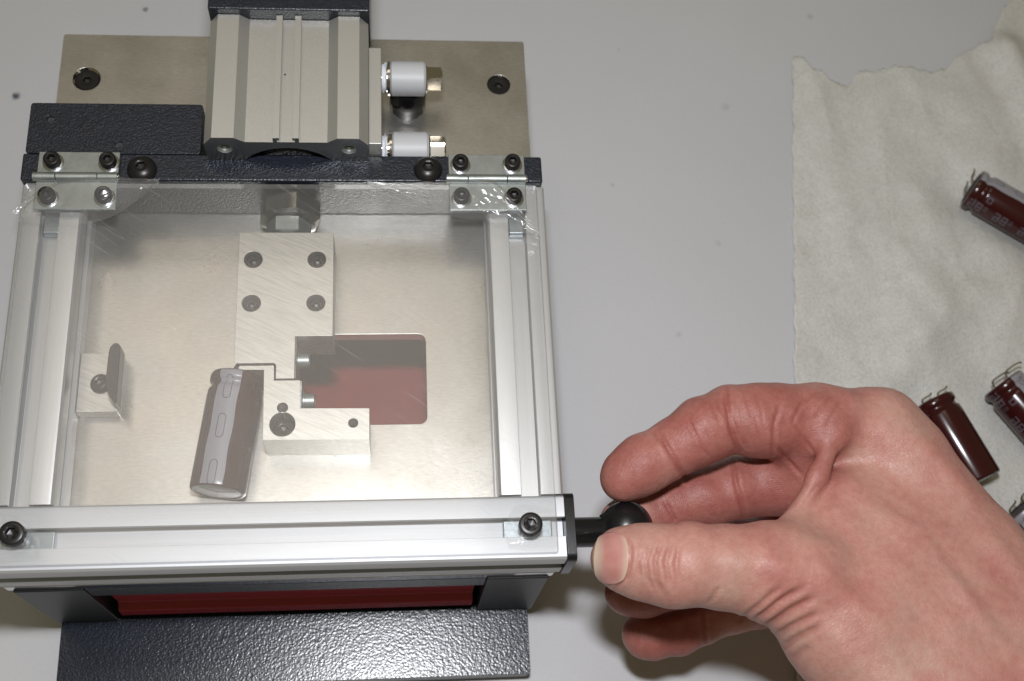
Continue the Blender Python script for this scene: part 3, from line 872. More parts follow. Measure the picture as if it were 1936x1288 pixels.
H = {'palm':[([[158.27,118.38,85,14.5],[164.43,110.31,84,14.8],[183.34,76.16,82,17.8],[203.12,41.18,82,23],[242.21,-12.44,80,28]],8),([[160.34,109.97,66,14],[183.86,77.01,66,18],[207.48,33.46,72,22]],8),([[169.15,99.77,48,13],[186.86,65.22,54,17],[208.93,26,66,22],[242.56,-29.84,72,26]],8),([[176.35,87.79,34,12],[188.85,52.72,44,16],[206.5,16.99,60,22]],8),([[120.61,71.17,94,15],[134.44,55.67,90,17],[150.44,34.03,86,19],[178.11,-0.9,82,24],[216.89,-50,78,26]],10),([[143.45,94.04,86,13],[155.27,77.3,84,19],[169.71,57.51,82,22],[185.92,31.83,80,26]],12),([[136.26,80.68,86,14],[149.4,62.63,84,18],[166.15,38.54,82,22]],12),([[122.61,87.97,95,3.2],[131.59,101.46,97,2.6],[138.51,113.71,97,2.8],[145.2,123.45,94,5]],3),([[136.31,122.38,86,12],[133.96,113.55,80,10],[133.65,105.46,74,10]],5)],'fingers':[([([[157.44,118.76,85,14],[134.69,121.73,88,12],[122.75,122.13,90,11.6],[115.48,121.9,91,11.4],[108.69,122.89,91,10.3],[99.03,118.95,90,10.6],[88.7,113.97,88,8.9],[79.08,108.88,87,9.3],[73.43,105.83,86,8.2]],3)],5),([([[156.66,110.04,66,13],[133.85,108.99,68,11],[124.25,107.08,69,10.6],[113.7,106.03,69,9.8],[102.57,103.31,68,9.8],[91.57,101.13,67,8.8],[81.91,97.8,67,8.8],[75.64,96.18,67,7.6]],3)],5),([([[165.34,99.86,48,12],[137.41,94.43,50,10.5],[117.74,89.86,52,9.6],[104.19,83.02,52,9.4],[93.1,78.21,51,8.4],[83.06,76.2,51,8.4],[77.84,75.65,51,7.3]],3)],5),([([[173.28,88.31,32,11],[152,80.91,34,9.5],[127.4,74.57,37,8.8],[106.9,68.68,38,7.8],[96.45,65.44,38,8.4],[88.09,63.93,38,8.4],[84.97,63.68,38,7.6]],3)],5),([([[120.38,71.77,95,15],[110.14,72.74,97,14],[98.68,73.78,98,12.4],[87.31,74.66,99,11.9],[77.85,75.7,99,11],[71.3,76.72,98,10.2],[67.61,77.25,97.5,8.8]],3),([[75.36,72.37,98,7],[80.87,71.75,98,8]],6)],6)],'dents':[([[128.68,86.25,107.5,4],[132.95,97.39,108,4.5],[138.56,108.1,108,4],[143.21,114.46,109,3]],7)]}
CREASES = [(3.2,-0.55,[[159.1,117.1,100.5],[160,116.1,100.4],[160.8,115.2,100.3],[161.7,114.2,100.2],[162.5,113.2,100.1],[163.4,112.2,100],[164.2,111.2,99.9],[165.1,110.3,99.8],[165.9,109.3,99.7],[166.7,108.3,99.7],[167.6,107.3,99.5],[168.5,106.4,99.4],[169.3,105.4,99.2],[170.2,104.5,99],[171.1,103.5,98.9],[171.8,102.4,98.8],[172.4,101.3,98.8],[173,100.1,98.9],[173.7,99,98.9],[174.3,97.9,99],[174.9,96.7,99],[175.5,95.6,99],[176.1,94.5,99.1],[176.7,93.3,99.1],[177.3,92.2,99.2],[178,91.1,99.2],[178.6,89.9,99.3],[179.2,88.8,99.3],[179.8,87.7,99.4],[180.3,86.6,99.5],[180.9,85.4,99.7],[181.3,84.2,100],[181.7,83,100.2],[182.1,81.7,100.5],[182.5,80.5,100.7],[183,79.3,100.9],[183.4,78.1,101.1],[183.9,76.9,101.2],[184.4,75.8,101.4],[184.8,74.6,101.5],[185.3,73.4,101.6],[185.8,72.3,101.7],[186.3,71.1,101.8],[186.8,69.9,101.9],[187.3,68.8,102],[187.7,67.6,102.2]]),(3.6,-0.5,[[89.1,73.3,111.2],[90.3,73.2,111.1],[91.6,73.2,110.9],[92.9,73.1,110.7],[94.1,73,110.7],[95.3,72.9,110.8],[96.5,72.7,110.8],[97.8,72.6,110.8],[99,72.5,110.8],[100.2,72.4,110.8],[101.5,72.3,110.7],[102.7,72.2,110.7],[104,72.1,110.7],[105.2,71.9,110.9],[106.3,71.8,111.1],[107.5,71.6,111.2],[108.6,71.1,111.3],[109.7,70.6,111.3],[110.8,70,111.3],[111.9,69.5,111.2],[113.1,69.1,111],[114.2,68.6,110.9],[115.4,68.1,110.7],[116.5,67.6,110.6],[117.7,67.1,110.4],[118.9,66.6,110.3],[120,66.1,110.1],[121.2,65.6,110],[122.3,65.1,109.9],[123.5,64.7,109.7],[124.7,64.2,109.4],[125.9,63.7,109.1],[127.1,63.3,108.8],[128.3,62.8,108.5],[129.5,62.3,108.2],[130.7,61.8,108],[131.6,61.1,108],[132.5,60.4,108],[133.4,59.6,108],[134.3,58.8,108],[135.2,58.1,108.1],[136.2,57.3,108],[137.1,56.6,108],[138,55.9,107.9],[139,55.1,107.8],[139.9,54.4,107.7],[140.9,53.7,107.5],[141.9,53,107.3],[142.9,52.3,107.1],[143.9,51.5,106.9],[144.8,50.8,106.7],[145.8,50.1,106.5],[146.8,49.4,106.4],[147.7,48.6,106.3],[148.6,47.9,106.2],[149.5,47.2,106.2],[150.4,46.4,106.3],[151.3,45.7,106.3],[152.1,44.9,106.4]]),(5.5,0.6,[[137.3,81.6,102.8],[138.5,81.1,102.8],[139.7,80.7,102.9],[140.8,80.2,103],[142,79.7,103.2],[143.1,79.2,103.4],[144.3,78.7,103.6],[145.4,78.2,103.8],[146.5,77.7,104],[147.6,77.2,104.2],[148.8,76.7,104.4],[149.9,76.2,104.6],[151,75.8,104.7],[152.2,75.3,104.8],[153.4,74.8,104.9],[154.5,74.3,105],[155.8,73.9,105],[157,73.5,104.9],[158.3,73,104.8],[159.6,72.6,104.6],[160.8,72.3,104.4],[162.1,71.9,104.2],[163.4,71.6,103.9],[164.7,71.2,103.7],[165.9,70.8,103.6],[167.2,70.4,103.5],[168.4,70,103.5],[169.5,69.6,103.4],[170.7,69.2,103.4],[171.9,68.8,103.4],[173.1,68.4,103.5],[174.2,68,103.5],[175.4,67.6,103.5],[176.6,67.2,103.5],[177.8,66.8,103.5],[179,66.4,103.4],[180.2,66,103.4]]),(2.2,-0.35,[[146,90.1,100.7],[147.1,89.5,100.9],[148.2,88.8,101],[149.2,88.2,101.2],[150.3,87.6,101.5],[151.3,87,101.7],[152.4,86.3,101.9],[153.4,85.7,102.2],[154.5,85.1,102.4],[155.6,84.5,102.5],[156.6,83.9,102.6],[157.8,83.3,102.7],[158.9,82.7,102.7],[159.3,81.5,103],[159.8,80.3,103.3],[160.3,79.2,103.5],[160.8,78,103.6],[161.3,76.9,103.7],[161.9,75.8,103.7],[162.5,74.7,103.8],[163,73.6,103.8],[163.6,72.5,103.8],[164.2,71.3,103.8],[164.7,70.2,103.9],[165.2,69.1,104.1],[165.7,68,104.2],[166.1,66.8,104.4],[166.6,65.7,104.6],[167.1,64.6,104.8],[167.5,63.5,105],[168,62.4,105.2],[168.5,61.3,105.3],[169,60.2,105.5],[169.5,59.1,105.6],[170,58.1,105.7],[170.5,57,105.7],[171,56,105.8],[171.5,54.9,105.8],[172.1,53.9,105.9],[172.6,52.9,105.9],[173.1,51.8,105.9],[173.7,50.8,105.9],[174.2,49.8,106],[174.7,48.7,106],[175.2,47.7,106.1],[175.7,46.7,106.2],[176.2,45.6,106.3]]),(0.55,0.45,[[67.9,83.7,105],[68.2,82,106.5],[68.5,80.4,107.4],[68.9,78.9,108],[68.8,77.6,108.2],[68.7,76.4,108.2],[68.7,75.2,108.1],[68.6,74,107.9],[68.2,72.6,107.3],[67.8,71.3,106.4],[67.4,70,105.3],[66.5,69.3,103.9],[65.8,68.6,102.1],[65.1,68.1,99.6],[71.9,76.3,55.2],[70.8,76.3,52.9]]),(0.8,0.75,[[83.3,119.3,93.8],[83.5,117.4,95.3],[83.8,115.9,96.1],[84.2,114.4,96.6],[84.7,113,96.9],[85.3,111.7,96.9],[85.9,110.5,96.7],[86.5,109.3,96.4],[87.2,108.2,95.8],[88,107.2,95],[88.8,106.2,93.9],[89.8,105.4,92.3],[91,104.8,89.8],[95.3,107.8,74.9]]),(0.7,0.5,[[81.8,118.4,93.5],[82,116.6,95],[82.4,115.1,95.9],[82.9,113.6,96.4]]),(0.8,0.75,[[106.5,132.2,96.1],[105.5,129.8,98.7],[105,128,99.8],[104.6,126.3,100.5],[104.3,124.8,100.9],[104.3,123.2,101.2],[104.4,121.7,101.3],[104.5,120.3,101.2],[104.6,119,100.9],[104.8,117.6,100.5],[105.1,116.4,100],[105.7,115.1,99.2],[106.4,114,98.1],[107.2,112.9,96.7],[108.1,112,94.9],[109.3,111.3,92.4],[115.5,115.6,73.3]]),(0.6,0.4,[[105.7,121.9,101.5],[106.1,120.4,101.4],[106.5,118.9,101.1],[107,117.6,100.5],[107.6,116.2,99.8],[108.2,115,98.9],[108.8,114,98],[109.5,113,96.9],[110.3,112.1,95.6],[111.1,111.3,94.1]]),(0.7,0.45,[[121.2,123.7,102.2],[120.5,122.2,102.4],[119.9,120.7,102.4],[119.3,119.3,102.2],[118.8,117.9,101.9],[118.3,116.6,101.4],[118.3,115.4,100.7],[118.3,114.3,99.8],[118.4,113.2,98.8],[118.6,112.2,97.5],[118.9,111.3,96],[119.3,110.5,93.9],[120.1,110.1,90.8]]),(0.6,0.4,[[124.8,117.5,101],[125.7,116.4,100.3],[126.7,115.4,99.5],[127.7,114.4,98.5],[128.7,113.4,97.5],[129.7,112.4,96.6],[130.7,111.4,95.9],[131.6,110.4,95.3],[132.4,109.3,94.9]]),(0.7,0.45,[[120,111.7,96.5],[121.3,111,94.8],[122.8,110.3,92.7],[124.5,109.8,90],[125.9,109,88.3],[127.1,108,87.6],[128.3,106.9,87.1],[129.5,105.7,86.7],[130.7,104.6,86.5]]),(0.6,0.4,[[134.9,129,98.8],[133.4,127.8,99.4],[132.1,126.7,99.9],[130.8,125.7,100.2],[129.5,124.6,100.6],[128.1,123.5,101.2],[127,121.8,101.5],[126,120.3,101.6],[125.1,118.8,101.4],[124.3,117.5,101.1]]),(0.6,0.35,[[139.7,127.6,99.2],[138.4,126.2,99.9],[137.1,124.9,100.4],[136,123.6,100.7],[134.9,122.5,100.9],[133.9,121.3,100.9],[132.9,120.3,100.8],[132,119.2,100.6]]),(0.5,0.3,[[141.7,125.5,100],[140.5,123.9,100.5],[139.5,122.4,100.8],[138.5,121,101],[137.5,119.6,101],[136.6,118.3,100.9],[135.7,117,100.7],[134.9,115.8,100.5]]),(0.8,0.7,[[111.8,114.6,74.5],[111.2,112.4,76.7],[111,110.6,77.8],[110.8,109,78.5],[110.8,107.4,78.9],[110.8,105.9,79],[110.9,104.5,78.9],[111.1,103.2,78.7],[111.4,101.9,78.3],[111.8,100.7,77.8],[112.2,99.5,77],[112.7,98.4,76],[113.3,97.3,74.7],[114,96.4,72.9],[115.1,95.8,69.7]]),(0.7,0.6,[[87.5,100.6,75.9],[88.1,99.2,76],[88.7,98,75.8],[89.4,96.8,75.4],[90.1,95.6,74.7],[90.9,94.5,73.8],[84.1,85.8,104.1]]),(0.7,0.5,[[104.4,70.9,45.8],[104.3,69.4,46.1],[104.2,68,46.2],[104.2,66.5,46.1],[104.3,65.1,45.7],[104.4,63.8,45.1],[104.6,62.5,44.2],[105,61.3,42.9],[105.6,60.2,40.5]]),(0.8,0.52,[[74.7,78.3,109.7],[74.2,77.1,109.8],[73.7,75.9,109.8],[73.2,74.7,109.6],[72.8,73.6,109.3],[72.9,72.4,109],[73,71.2,108.7],[73.2,70,108.2],[73.3,68.9,107.6],[74.1,67.7,107],[74.8,66.6,106.2],[75.7,65.5,105.2]]),(0.8,0.6,[[77.9,79.5,109.9],[77.3,78.2,110.2],[76.7,77,110.4],[76.1,75.9,110.4],[75.6,74.7,110.3],[75.1,73.7,110],[75.2,72.5,109.8],[75.4,71.3,109.5],[75.5,70.2,109],[75.7,69.1,108.5],[75.8,68,107.8],[76.7,66.8,106.9],[77.6,65.5,105.8],[78.5,64.3,104.5]]),(0.7,0.52,[[80.3,78.9,110],[79.7,77.4,110.4],[79.1,76,110.5],[78.6,74.6,110.5],[78.1,73.2,110.3],[78.2,71.9,110],[78.4,70.7,109.7],[78.6,69.5,109.1],[78.8,68.3,108.5],[79,67.2,107.7]]),(0.7,0.45,[[82.6,78,110.4],[82.2,76.7,110.6],[81.9,75.5,110.7],[81.6,74.3,110.7],[81.3,73.1,110.5],[81.1,71.9,110.3],[81.3,70.5,109.9],[81.6,69.1,109.3],[82,67.7,108.6]]),(0.7,0.38,[[72.2,77,109.3],[71.6,75.7,109.2],[71.1,74.5,108.9],[70.6,73.3,108.6],[70.7,72.1,108.2],[70.9,70.9,107.8],[71,69.8,107.2]]),(0.9,0.55,[[116.6,66.9,44.5],[117.8,67.7,44.8],[103.7,59.6,97.6],[104,59.9,100.2],[104.5,60.3,102.1],[105.2,60.7,103.5],[105.9,61.2,104.8],[106.7,61.8,105.8],[107.5,62.4,106.8],[108.4,63,107.6],[109.2,63.6,108.3],[110.1,64.2,108.9],[111.1,64.9,109.4]]),(1,0.8,[[106.9,58.7,93.7],[106.7,58.6,98.3],[107.1,58.9,100.5],[107.8,59.3,102.1],[108.5,59.7,103.4],[109.3,60.2,104.5],[110.1,60.6,105.5],[111.1,61.2,106.3],[112,61.7,107],[113,62.3,107.7],[114.1,62.9,108.2],[115.1,63.5,108.7],[116.2,64.1,109.1],[117.3,64.7,109.5]]),(1.1,0.8,[[126.8,65.2,38.5],[110.6,56.8,95.3],[110.9,57,98],[111.5,57.3,99.9],[112.2,57.6,101.4],[113,58,102.6],[113.9,58.5,103.8],[114.8,59,104.8],[115.8,59.5,105.7],[116.8,60,106.4],[117.8,60.6,107.1],[118.9,61.1,107.7],[120,61.7,108.3],[121.1,62.3,108.7]]),(0.9,0.6,[[114.3,54.3,90.2],[114.1,54.4,94.6],[114.6,54.7,97.3],[115.2,55,99.3],[116,55.4,100.8],[116.9,55.7,102.1],[117.8,56.1,103.2],[118.8,56.5,104.2],[119.8,56.9,105.1],[120.9,57.4,105.8],[122,57.8,106.5]]),(0.9,0.6,[[116.4,51.4,87.8],[116.1,51.4,92.4],[116.5,51.7,95.1],[117,52,97.1],[117.7,52.3,98.8],[118.4,52.6,100.2],[119.2,52.9,101.4],[120,53.3,102.5],[120.9,53.7,103.4],[121.8,54,104.3],[122.7,54.5,105]]),(1,0.4,[[118.4,47.6,88.1],[118.2,47.8,92.3],[118.6,48.1,94.9],[119.1,48.6,97],[119.8,49.1,98.7],[120.5,49.6,100.2]]),(0.8,0.3,[[91.6,62.6,102.2],[92.1,63.3,104.1],[92.7,64.2,105.6],[93.3,65.1,106.8],[94.1,66,107.8]]),(0.5,0.3,[[110.3,128.4,100.4],[110.3,126.6,101.3],[110.5,125,101.8],[110.7,123.5,102.1],[111,122.1,102.2],[111.4,120.7,102.2],[111.6,119.4,102],[111.9,118,101.6],[112.2,116.8,101.1],[112.5,115.5,100.5],[113,114.3,99.8],[113.4,113.2,98.8]]),(0.4,0.25,[[113.9,129.3,100.1],[113.8,127.3,101.4],[113.8,125.4,102.2],[114,123.7,102.6],[114.2,122,102.8],[114.6,120.5,102.7],[114.7,119.2,102.5],[114.8,117.9,102.2],[115,116.7,101.7],[115.2,115.5,101.1],[115.5,114.4,100.3]]),(0.4,0.3,[[92.1,120.5,98.7],[92.5,119,99.1],[92.9,117.7,99.3],[93.4,116.3,99.4],[93.9,115.1,99.3],[94.5,113.9,99],[95.1,112.7,98.6],[95.7,111.6,98],[96.4,110.6,97.1],[97.7,109.7,96.2],[99,109,94.9],[100.6,108.4,93]]),(0.4,0.25,[[99.2,125.4,99.3],[99.5,123.7,100.3],[99.9,122.1,100.8],[100.5,120.6,101.1],[101,119.2,101.1],[101.7,117.8,100.9]]),(0.4,0.25,[[101.6,127.4,98.7],[101.7,125.4,99.9],[101.9,123.6,100.6],[102.2,122,100.9],[102.6,120.4,101]]),(0.5,0.25,[[123.5,90.3,98.7],[124.5,91.5,98.6],[125.4,92.6,98.7],[126.4,93.7,98.8],[127.4,94.8,98.8],[128.3,96,98.9],[129.8,97.2,98.9],[131.1,98.3,99.1]])]
NAIL = [[61.42,83.27,99.38],[60.66,81.84,100.41],[60.14,80.57,100.79],[59.76,79.35,100.91],[59.5,78.17,100.84],[59.36,77.03,100.59],[59.32,75.92,100.19],[59.39,74.84,99.6],[59.59,73.8,98.77],[59.97,72.84,97.51],[59.97,72.84,97.51],[62.16,83.63,100.32],[61.41,82,101.64],[60.9,80.56,102.2],[60.53,79.19,102.41],[60.28,77.88,102.37],[60.12,76.62,102.12],[60.07,75.39,101.69],[60.11,74.21,101.03],[60.27,73.07,100.11],[60.59,72.01,98.75],[61.31,71.3,95.6],[62.88,83.83,101.18],[62.18,82.08,102.61],[61.7,80.52,103.26],[61.35,79.05,103.52],[61.11,77.65,103.5],[60.95,76.29,103.26],[60.88,74.98,102.8],[60.9,73.72,102.11],[61.02,72.51,101.12],[61.28,71.39,99.67],[61.81,70.48,97.09],[63.58,83.89,101.99],[62.96,82.07,103.44],[62.52,80.43,104.13],[62.2,78.89,104.42],[61.97,77.43,104.42],[61.81,76.01,104.18],[61.73,74.65,103.7],[61.72,73.34,102.99],[61.8,72.08,101.96],[61.99,70.91,100.48],[62.41,69.92,98.05],[64.28,83.83,102.75],[63.74,81.97,104.17],[63.36,80.3,104.86],[63.07,78.72,105.17],[62.85,77.21,105.19],[62.69,75.77,104.94],[62.6,74.38,104.46],[62.56,73.04,103.72],[62.6,71.76,102.68],[62.73,70.55,101.22],[63.04,69.51,98.92],[64.96,83.65,103.51],[64.51,81.8,104.84],[64.19,80.11,105.51],[63.94,78.52,105.81],[63.74,77.01,105.81],[63.6,75.55,105.57],[63.49,74.15,105.1],[63.43,72.8,104.36],[63.42,71.51,103.34],[63.49,70.3,101.91],[63.68,69.21,99.82],[65.62,83.35,104.23],[65.28,81.54,105.43],[65.03,79.88,106.07],[64.82,78.3,106.35],[64.65,76.8,106.35],[64.51,75.36,106.12],[64.4,73.97,105.65],[64.31,72.63,104.94],[64.26,71.35,103.96],[64.25,70.14,102.62],[64.32,69.03,100.72],[66.27,82.95,104.94],[66.05,81.2,106],[65.87,79.58,106.57],[65.71,78.05,106.82],[65.57,76.59,106.81],[65.44,75.18,106.58],[65.32,73.82,106.13],[65.21,72.52,105.47],[65.11,71.26,104.55],[65.02,70.07,103.32],[64.98,68.97,101.63],[66.91,82.41,105.62],[66.81,80.77,106.5],[66.7,79.22,107.02],[66.6,77.76,107.24],[66.49,76.35,107.25],[66.37,75.01,107.03],[66.24,73.71,106.6],[66.1,72.45,105.99],[65.96,71.24,105.17],[65.8,70.1,104.06],[65.64,69.02,102.56],[67.51,81.73,106.32],[67.53,80.2,107.07],[67.52,78.77,107.51],[67.47,77.4,107.7],[67.4,76.09,107.68],[67.29,74.83,107.48],[67.16,73.61,107.11],[67,72.44,106.56],[66.8,71.3,105.83],[66.58,70.22,104.86],[66.31,69.21,103.58],[68.09,80.86,107.04],[68.24,79.5,107.62],[68.33,78.22,107.94],[68.35,76.99,108.08],[68.31,75.81,108.05],[68.23,74.67,107.87],[68.09,73.56,107.56],[67.91,72.5,107.1],[67.67,71.47,106.47],[67.37,70.49,105.67],[66.99,69.57,104.61]]
REDSPOTS = [([73.22,106.58,95,12],),([97.87,114.78,100,18],),([118.4,117.91,100,16],),([119.24,101.96,78,18],),([95.05,99.52,76,16],),([78.81,72.89,58,16],),([89.28,62.77,45,16],),([135.35,117.64,100,12],),([130.46,108.75,90,14],),([105.56,80.4,60,18],)]
REDS = [r[0] for r in REDSPOTS]

def M_skin():
    m = Mat("skin", srgb(214, 158, 138), rough=0.48, spec=0.42)
    v = m.coords()
    at = m.node("ShaderNodeAttribute"); at.attribute_name = "flush"
    sep = m.node("ShaderNodeSeparateColor"); m.l.new(at.outputs["Color"], sep.inputs[0])
    red, crease, arm = sep.outputs[0], sep.outputs[1], sep.outputs[2]
    base = m.ramp(m.noise(0.055, 5, 0.6, v), [(0.30, srgb(182, 122, 113)), (0.5, srgb(192, 141, 129)), (0.70, srgb(190, 151, 137))])
    palmc = m.ramp(m.noise(0.14, 5, 0.65, v), [(0.3, srgb(148, 78, 72)), (0.6, srgb(162, 96, 87)), (0.8, srgb(174, 114, 102))])
    c = m.mix(red, base, palmc)
    mott = m.ramp(m.noise(0.45, 5, 0.7, v), [(0.32, srgb(222, 196, 190)), (0.6, (1, 1, 1)), (0.78, srgb(255, 250, 240))])
    c = m.mix(0.4, c, mott, 'MULTIPLY')
    c = m.mix(m.math('MULTIPLY', crease, 0.42), c, srgb(140, 58, 52))
    m.set("Base Color", c)
    m.p.inputs["Subsurface Weight"].default_value = 0.12
    m.p.inputs["Subsurface Radius"].default_value = (1.0, 0.35, 0.2)
    m.p.inputs["Subsurface Scale"].default_value = 0.0022
    m.set("Roughness", m.ramp(m.noise(0.6, 3, 0.6, v), [(0.3, 0.36), (0.7, 0.52)]))
    # friction ridges on the palm side, cell pattern of the back
    wv = m.node("ShaderNodeTexWave", wave_type='RINGS', rings_direction='SPHERICAL')
    mp = m.node("ShaderNodeMapping"); m.l.new(v, mp.inputs[0])
    mp.inputs["Location"].default_value = (0, 0, 0)
    wv.inputs["Scale"].default_value = 0.62; wv.inputs["Distortion"].default_value = 5.0
    wv.inputs["Detail"].default_value = 2; wv.inputs["Detail Scale"].default_value = 0.12
    m.l.new(mp.outputs[0], wv.inputs["Vector"])
    m.bump(m.math('MULTIPLY', wv.outputs["Fac"], red), 0.045, 0.6)
    vo = m.node("ShaderNodeTexVoronoi"); vo.feature = 'DISTANCE_TO_EDGE'; vo.inputs["Scale"].default_value = 0.85
    dn = m.node("ShaderNodeTexNoise"); dn.inputs["Scale"].default_value = 0.5; m.l.new(v, dn.inputs["Vector"])
    vm = m.node("ShaderNodeVectorMath", operation='MULTIPLY_ADD'); m.l.new(dn.outputs["Color"], vm.inputs[0]); vm.inputs[1].default_value = (1.6, 1.6, 1.6); m.l.new(v, vm.inputs[2])
    m.l.new(vm.outputs[0], vo.inputs["Vector"])
    m.bump(m.ramp(vo.outputs["Distance"], [(0.0, 0.0), (0.12, 1.0)]), 0.05, 0.6)
    m.bump(m.noise(0.28, 5, 0.62, v, 0.6), 0.5, 0.45)
    m.bump(m.noise(1.0, 3, 0.65, m.coords((0.35, 1.6, 0.6), (0, 0, -0.6))), 0.14, 0.45)
    m.bump(m.math("MULTIPLY", m.noise(1.1, 4, 0.7, v), m.math("ADD", red, 0.25)), 0.22, 0.6)
    return m.m
SKIN = M_skin()
NAILM = Mat("fingernail", srgb(220, 168, 158), rough=0.28, spec=0.5)
_at = NAILM.node("ShaderNodeAttribute"); _at.attribute_name = "tone"
NAILM.set("Base Color", NAILM.mix(_at.outputs["Fac"], NAILM.ramp(NAILM.noise(0.2, 3), [(0.3, srgb(182, 124, 116)), (0.7, srgb(194, 142, 134))]), srgb(212, 194, 172)))
NAILM.bump(NAILM.noise(1.0, 2, 0.5, NAILM.coords((0.1, 1.4, 1))), 0.03, 0.5)

def build_hand(h=0.62):
    lo = np.array([64, 8, 22], dtype=np.float32); hi = np.array([300, 150, 132], dtype=np.float32)
    allc = [np.array(c)[:, :] for c, k in H['palm']] + [np.array(c) for ch, k in H['fingers'] for c, kk in ch]
    A = np.vstack(allc)
    lo = np.maximum((A[:, :3] - A[:, 3:]).min(0) - 4, np.array([40, -75, 2]))
    hi = np.minimum((A[:, :3] + A[:, 3:]).max(0) + 4, np.array([330, 999, 150]))
    bs = 8; cell = h * bs
    nb = np.ceil((hi - lo) / cell).astype(int)
    n = nb * bs + 1
    G = np.full(tuple(n), 9.0, dtype=np.float32)
    # coarse pass on block centres
    bc = [lo[a] + (np.arange(nb[a]) + 0.5) * cell for a in range(3)]
    BX, BY, BZ = np.meshgrid(*bc, indexing='ij')
    cd = hand_dist(np.stack([BX.ravel(), BY.ravel(), BZ.ravel()], -1), H).reshape(BX.shape)
    near = np.abs(cd) < cell * 0.95 + 5.0
    for b in np.argwhere(~near & (cd < 0)):
        s = b * bs; G[s[0]:s[0] + bs + 1, s[1]:s[1] + bs + 1, s[2]:s[2] + bs + 1] = -9.0
    mask = np.zeros(tuple(n), dtype=bool)
    for b in np.argwhere(near):
        s = b * bs; mask[s[0]:s[0] + bs + 1, s[1]:s[1] + bs + 1, s[2]:s[2] + bs + 1] = True
    idx = np.argwhere(mask)
    P = lo + idx * h
    vals = np.empty(len(idx), dtype=np.float32)
    for s in range(0, len(idx), 400000): vals[s:s + 400000] = hand_dist(P[s:s + 400000], H)
    G[mask] = vals
    # surface nets
    ins = G < 0
    c = ins[:-1, :-1, :-1].astype(np.int8)
    cnt = np.zeros(c.shape, dtype=np.int8)
    for dx in (0, 1):
        for dy in (0, 1):
            for dz in (0, 1):
                cnt += ins[dx:n[0] - 1 + dx, dy:n[1] - 1 + dy, dz:n[2] - 1 + dz]
    act = (cnt > 0) & (cnt < 8)
    ci = np.argwhere(act)
    vid = np.full(act.shape, -1, dtype=np.int64); vid[act] = np.arange(len(ci))
    acc = np.zeros((len(ci), 3)); num = np.zeros(len(ci))
    cor = [(dx, dy, dz) for dx in (0, 1) for dy in (0, 1) for dz in (0, 1)]
    for a in cor:
        for ax in range(3):
            if a[ax] == 0:
                b = list(a); b[ax] = 1
                ga = G[ci[:, 0] + a[0], ci[:, 1] + a[1], ci[:, 2] + a[2]]; gb = G[ci[:, 0] + b[0], ci[:, 1] + b[1], ci[:, 2] + b[2]]
                x = (ga < 0) != (gb < 0)
                t = np.where(x, ga / np.where(x, ga - gb, 1), 0)
                pt = np.tile(np.array(a, dtype=float), (len(ci), 1)); pt[:, ax] += t
                acc[x] += pt[x]; num[x] += 1
    V = lo + (ci + acc / num[:, None]) * h
    quads = []
    for ax in range(3):
        o1, o2 = [(1, 2), (2, 0), (0, 1)][ax]
        sl = [slice(1, n[0] - 1), slice(1, n[1] - 1), slice(1, n[2] - 1)]; sl[ax] = slice(0, n[ax] - 1)
        g0 = ins[tuple(sl)]
        s2 = list(sl); s2[ax] = slice(1, n[ax]); g1 = ins[tuple(s2)]
        e = np.argwhere(g0 != g1)
        if not len(e): continue
        flip = g0[tuple(e.T)]
        e = e + 1; e[:, ax] -= 1
        def at(d1, d2):
            q = e.copy(); q[:, o1] -= d1; q[:, o2] -= d2; return vid[tuple(q.T)]
        q = np.stack([at(0, 0), at(1, 0), at(1, 1), at(0, 1)], -1)
        q[~flip] = q[~flip][:, ::-1]
        quads.append(q)
    Q = np.vstack(quads); Q = Q[(Q >= 0).all(1)]
    # light smoothing
    for _ in range(3):
        S = np.zeros_like(V); N = np.zeros(len(V))
        for i in range(4):
            for j in ((i + 1) % 4, (i + 3) % 4):
                np.add.at(S, Q[:, i], V[Q[:, j]]); np.add.at(N, Q[:, i], 1)
        V = V * 0.5 + (S / np.maximum(N, 1)[:, None]) * 0.5
    # normals
    fn = np.cross(V[Q[:, 2]] - V[Q[:, 0]], V[Q[:, 3]] - V[Q[:, 1]])
    vn = np.zeros_like(V)
    for i in range(4): np.add.at(vn, Q[:, i], fn)
    vn /= np.maximum(np.linalg.norm(vn, axis=1), 1e-9)[:, None]
    inner = np.array([float(x) for x in V.mean(0)])
    cre = np.zeros(len(V)); disp = np.zeros(len(V))
    for wd, dep, pts in CREASES:
        pts = np.array(pts); bb0 = pts.min(0) - 5 * wd; bb1 = pts.max(0) + 5 * wd
        sel = np.where(((V > bb0) & (V < bb1)).all(1))[0]
        if not len(sel): continue
        best = np.full(len(sel), 1e9); tt = np.zeros(len(sel))
        m_ = len(pts) - 1
        for i in range(m_):
            ab = pts[i + 1] - pts[i]; L2 = max(ab @ ab, 1e-9)
            t = np.clip(((V[sel] - pts[i]) @ ab) / L2, 0, 1)
            d = np.linalg.norm(V[sel] - pts[i] - t[:, None] * ab, axis=1)
            bt = d < best; best[bt] = d[bt]; tt[bt] = (i + t[bt]) / m_
        fade = np.clip(np.minimum(tt, 1 - tt) * 5 + 0.25, 0, 1)
        g = np.exp(-(best / wd) ** 2) * fade; rim = np.exp(-((best - 2.1 * wd) / (1.1 * wd)) ** 2) * fade
        disp[sel] += -dep * g + dep * 0.28 * rim
        if wd < 2: cre[sel] = np.maximum(cre[sel], g * min(1, dep * 1.3))
    # large soft unevenness: tendons and pads
    nz = 0.25 * np.sin(V[:, 0] * 0.23 + V[:, 1] * 0.11) * np.sin(V[:, 1] * 0.19 - V[:, 0] * 0.07 + 1.0) + 0.12 * np.sin(V[:, 0] * 0.51 + V[:, 1] * 0.37)
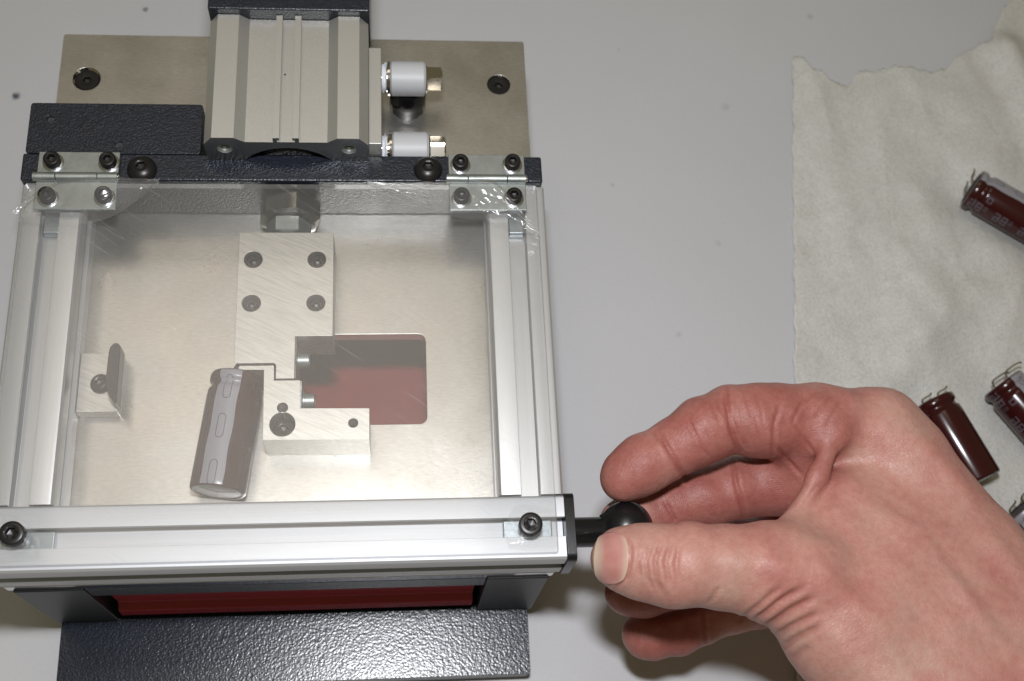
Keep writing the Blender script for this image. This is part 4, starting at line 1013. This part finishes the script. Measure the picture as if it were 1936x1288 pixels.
    V = V + vn * (disp + nz)[:, None]
    red = np.zeros(len(V))
    for (x, y, z, r) in REDS:
        d = np.linalg.norm(V - np.array([x, y, z]), axis=1); red = np.maximum(red, np.clip(1.5 - d / r, 0, 1))
    red = red * red * (3 - 2 * red) * 0.8
    me = bpy.data.meshes.new("person")
    org = np.array([150.0, 90.0, 30.0])
    me.vertices.add(len(V)); me.vertices.foreach_set("co", ((V - org) * K).astype(np.float32).ravel())
    me.loops.add(len(Q) * 4); me.loops.foreach_set("vertex_index", Q.ravel().astype(np.int32))
    me.polygons.add(len(Q)); me.polygons.foreach_set("loop_start", np.arange(len(Q), dtype=np.int32) * 4)
    me.polygons.foreach_set("loop_total", np.full(len(Q), 4, dtype=np.int32))
    me.update(calc_edges=True); me.validate()
    me.polygons.foreach_set("use_smooth", [True] * len(me.polygons))
    ca = me.color_attributes.new("flush", 'FLOAT_COLOR', 'POINT')
    ca.data.foreach_set("color", np.stack([red, cre, np.zeros(len(V)), np.ones(len(V))], -1).astype(np.float32).ravel())
    me.materials.append(SKIN)
    o = bpy.data.objects.new("person", me); col.objects.link(o); o.location = org * K
    o["label"] = "bare right hand gripping the black knob between thumb and forefinger"
    o["category"] = "person"
    # thumbnail: a thin curved plate lying on the thumb
    N = 11; P = np.array(NAIL).reshape(N, N, 3)
    for _ in range(2):
        Qm = P.copy(); Qm[1:-1, 1:-1] = (P[:-2, 1:-1] + P[2:, 1:-1] + P[1:-1, :-2] + P[1:-1, 2:]) / 4; P = (P + Qm) / 2
    dn = np.cross(P[2:, 1:-1] - P[:-2, 1:-1], P[1:-1, 2:] - P[1:-1, :-2]).reshape(-1, 3).mean(0); dn /= np.linalg.norm(dn)
    if dn[2] < 0: dn = -dn
    P = P + dn * 0.3
    P[0] += dn * 0.15
    bm = B_(); ly = bm.verts.layers.float.new("tone")
    g = [[bm.verts.new(P[i, j]) for j in range(N)] for i in range(N)]
    for i in range(N):
        for j in range(N):
            u = -1 + 2 * i / (N - 1); v = -1 + 2 * j / (N - 1)
            g[i][j][ly] = max(0, min(1, (-u - 0.35 - 0.3 * v * v + 0.0) * 1.8)) + max(0, min(.6, (u - .55) * 1.6))
    for i in range(N - 1):
        for j in range(N - 1): bm.faces.new((g[i][j], g[i + 1][j], g[i + 1][j + 1], g[i][j + 1]))
    nl = obj("thumbnail", bm, NAILM.m, o, smooth=80)
    md = nl.modifiers.new("s", 'SUBSURF'); md.levels = 1; md.render_levels = 2
    md = nl.modifiers.new("t", 'SOLIDIFY'); md.thickness = 0.5 * K; md.offset = 0
build_hand()
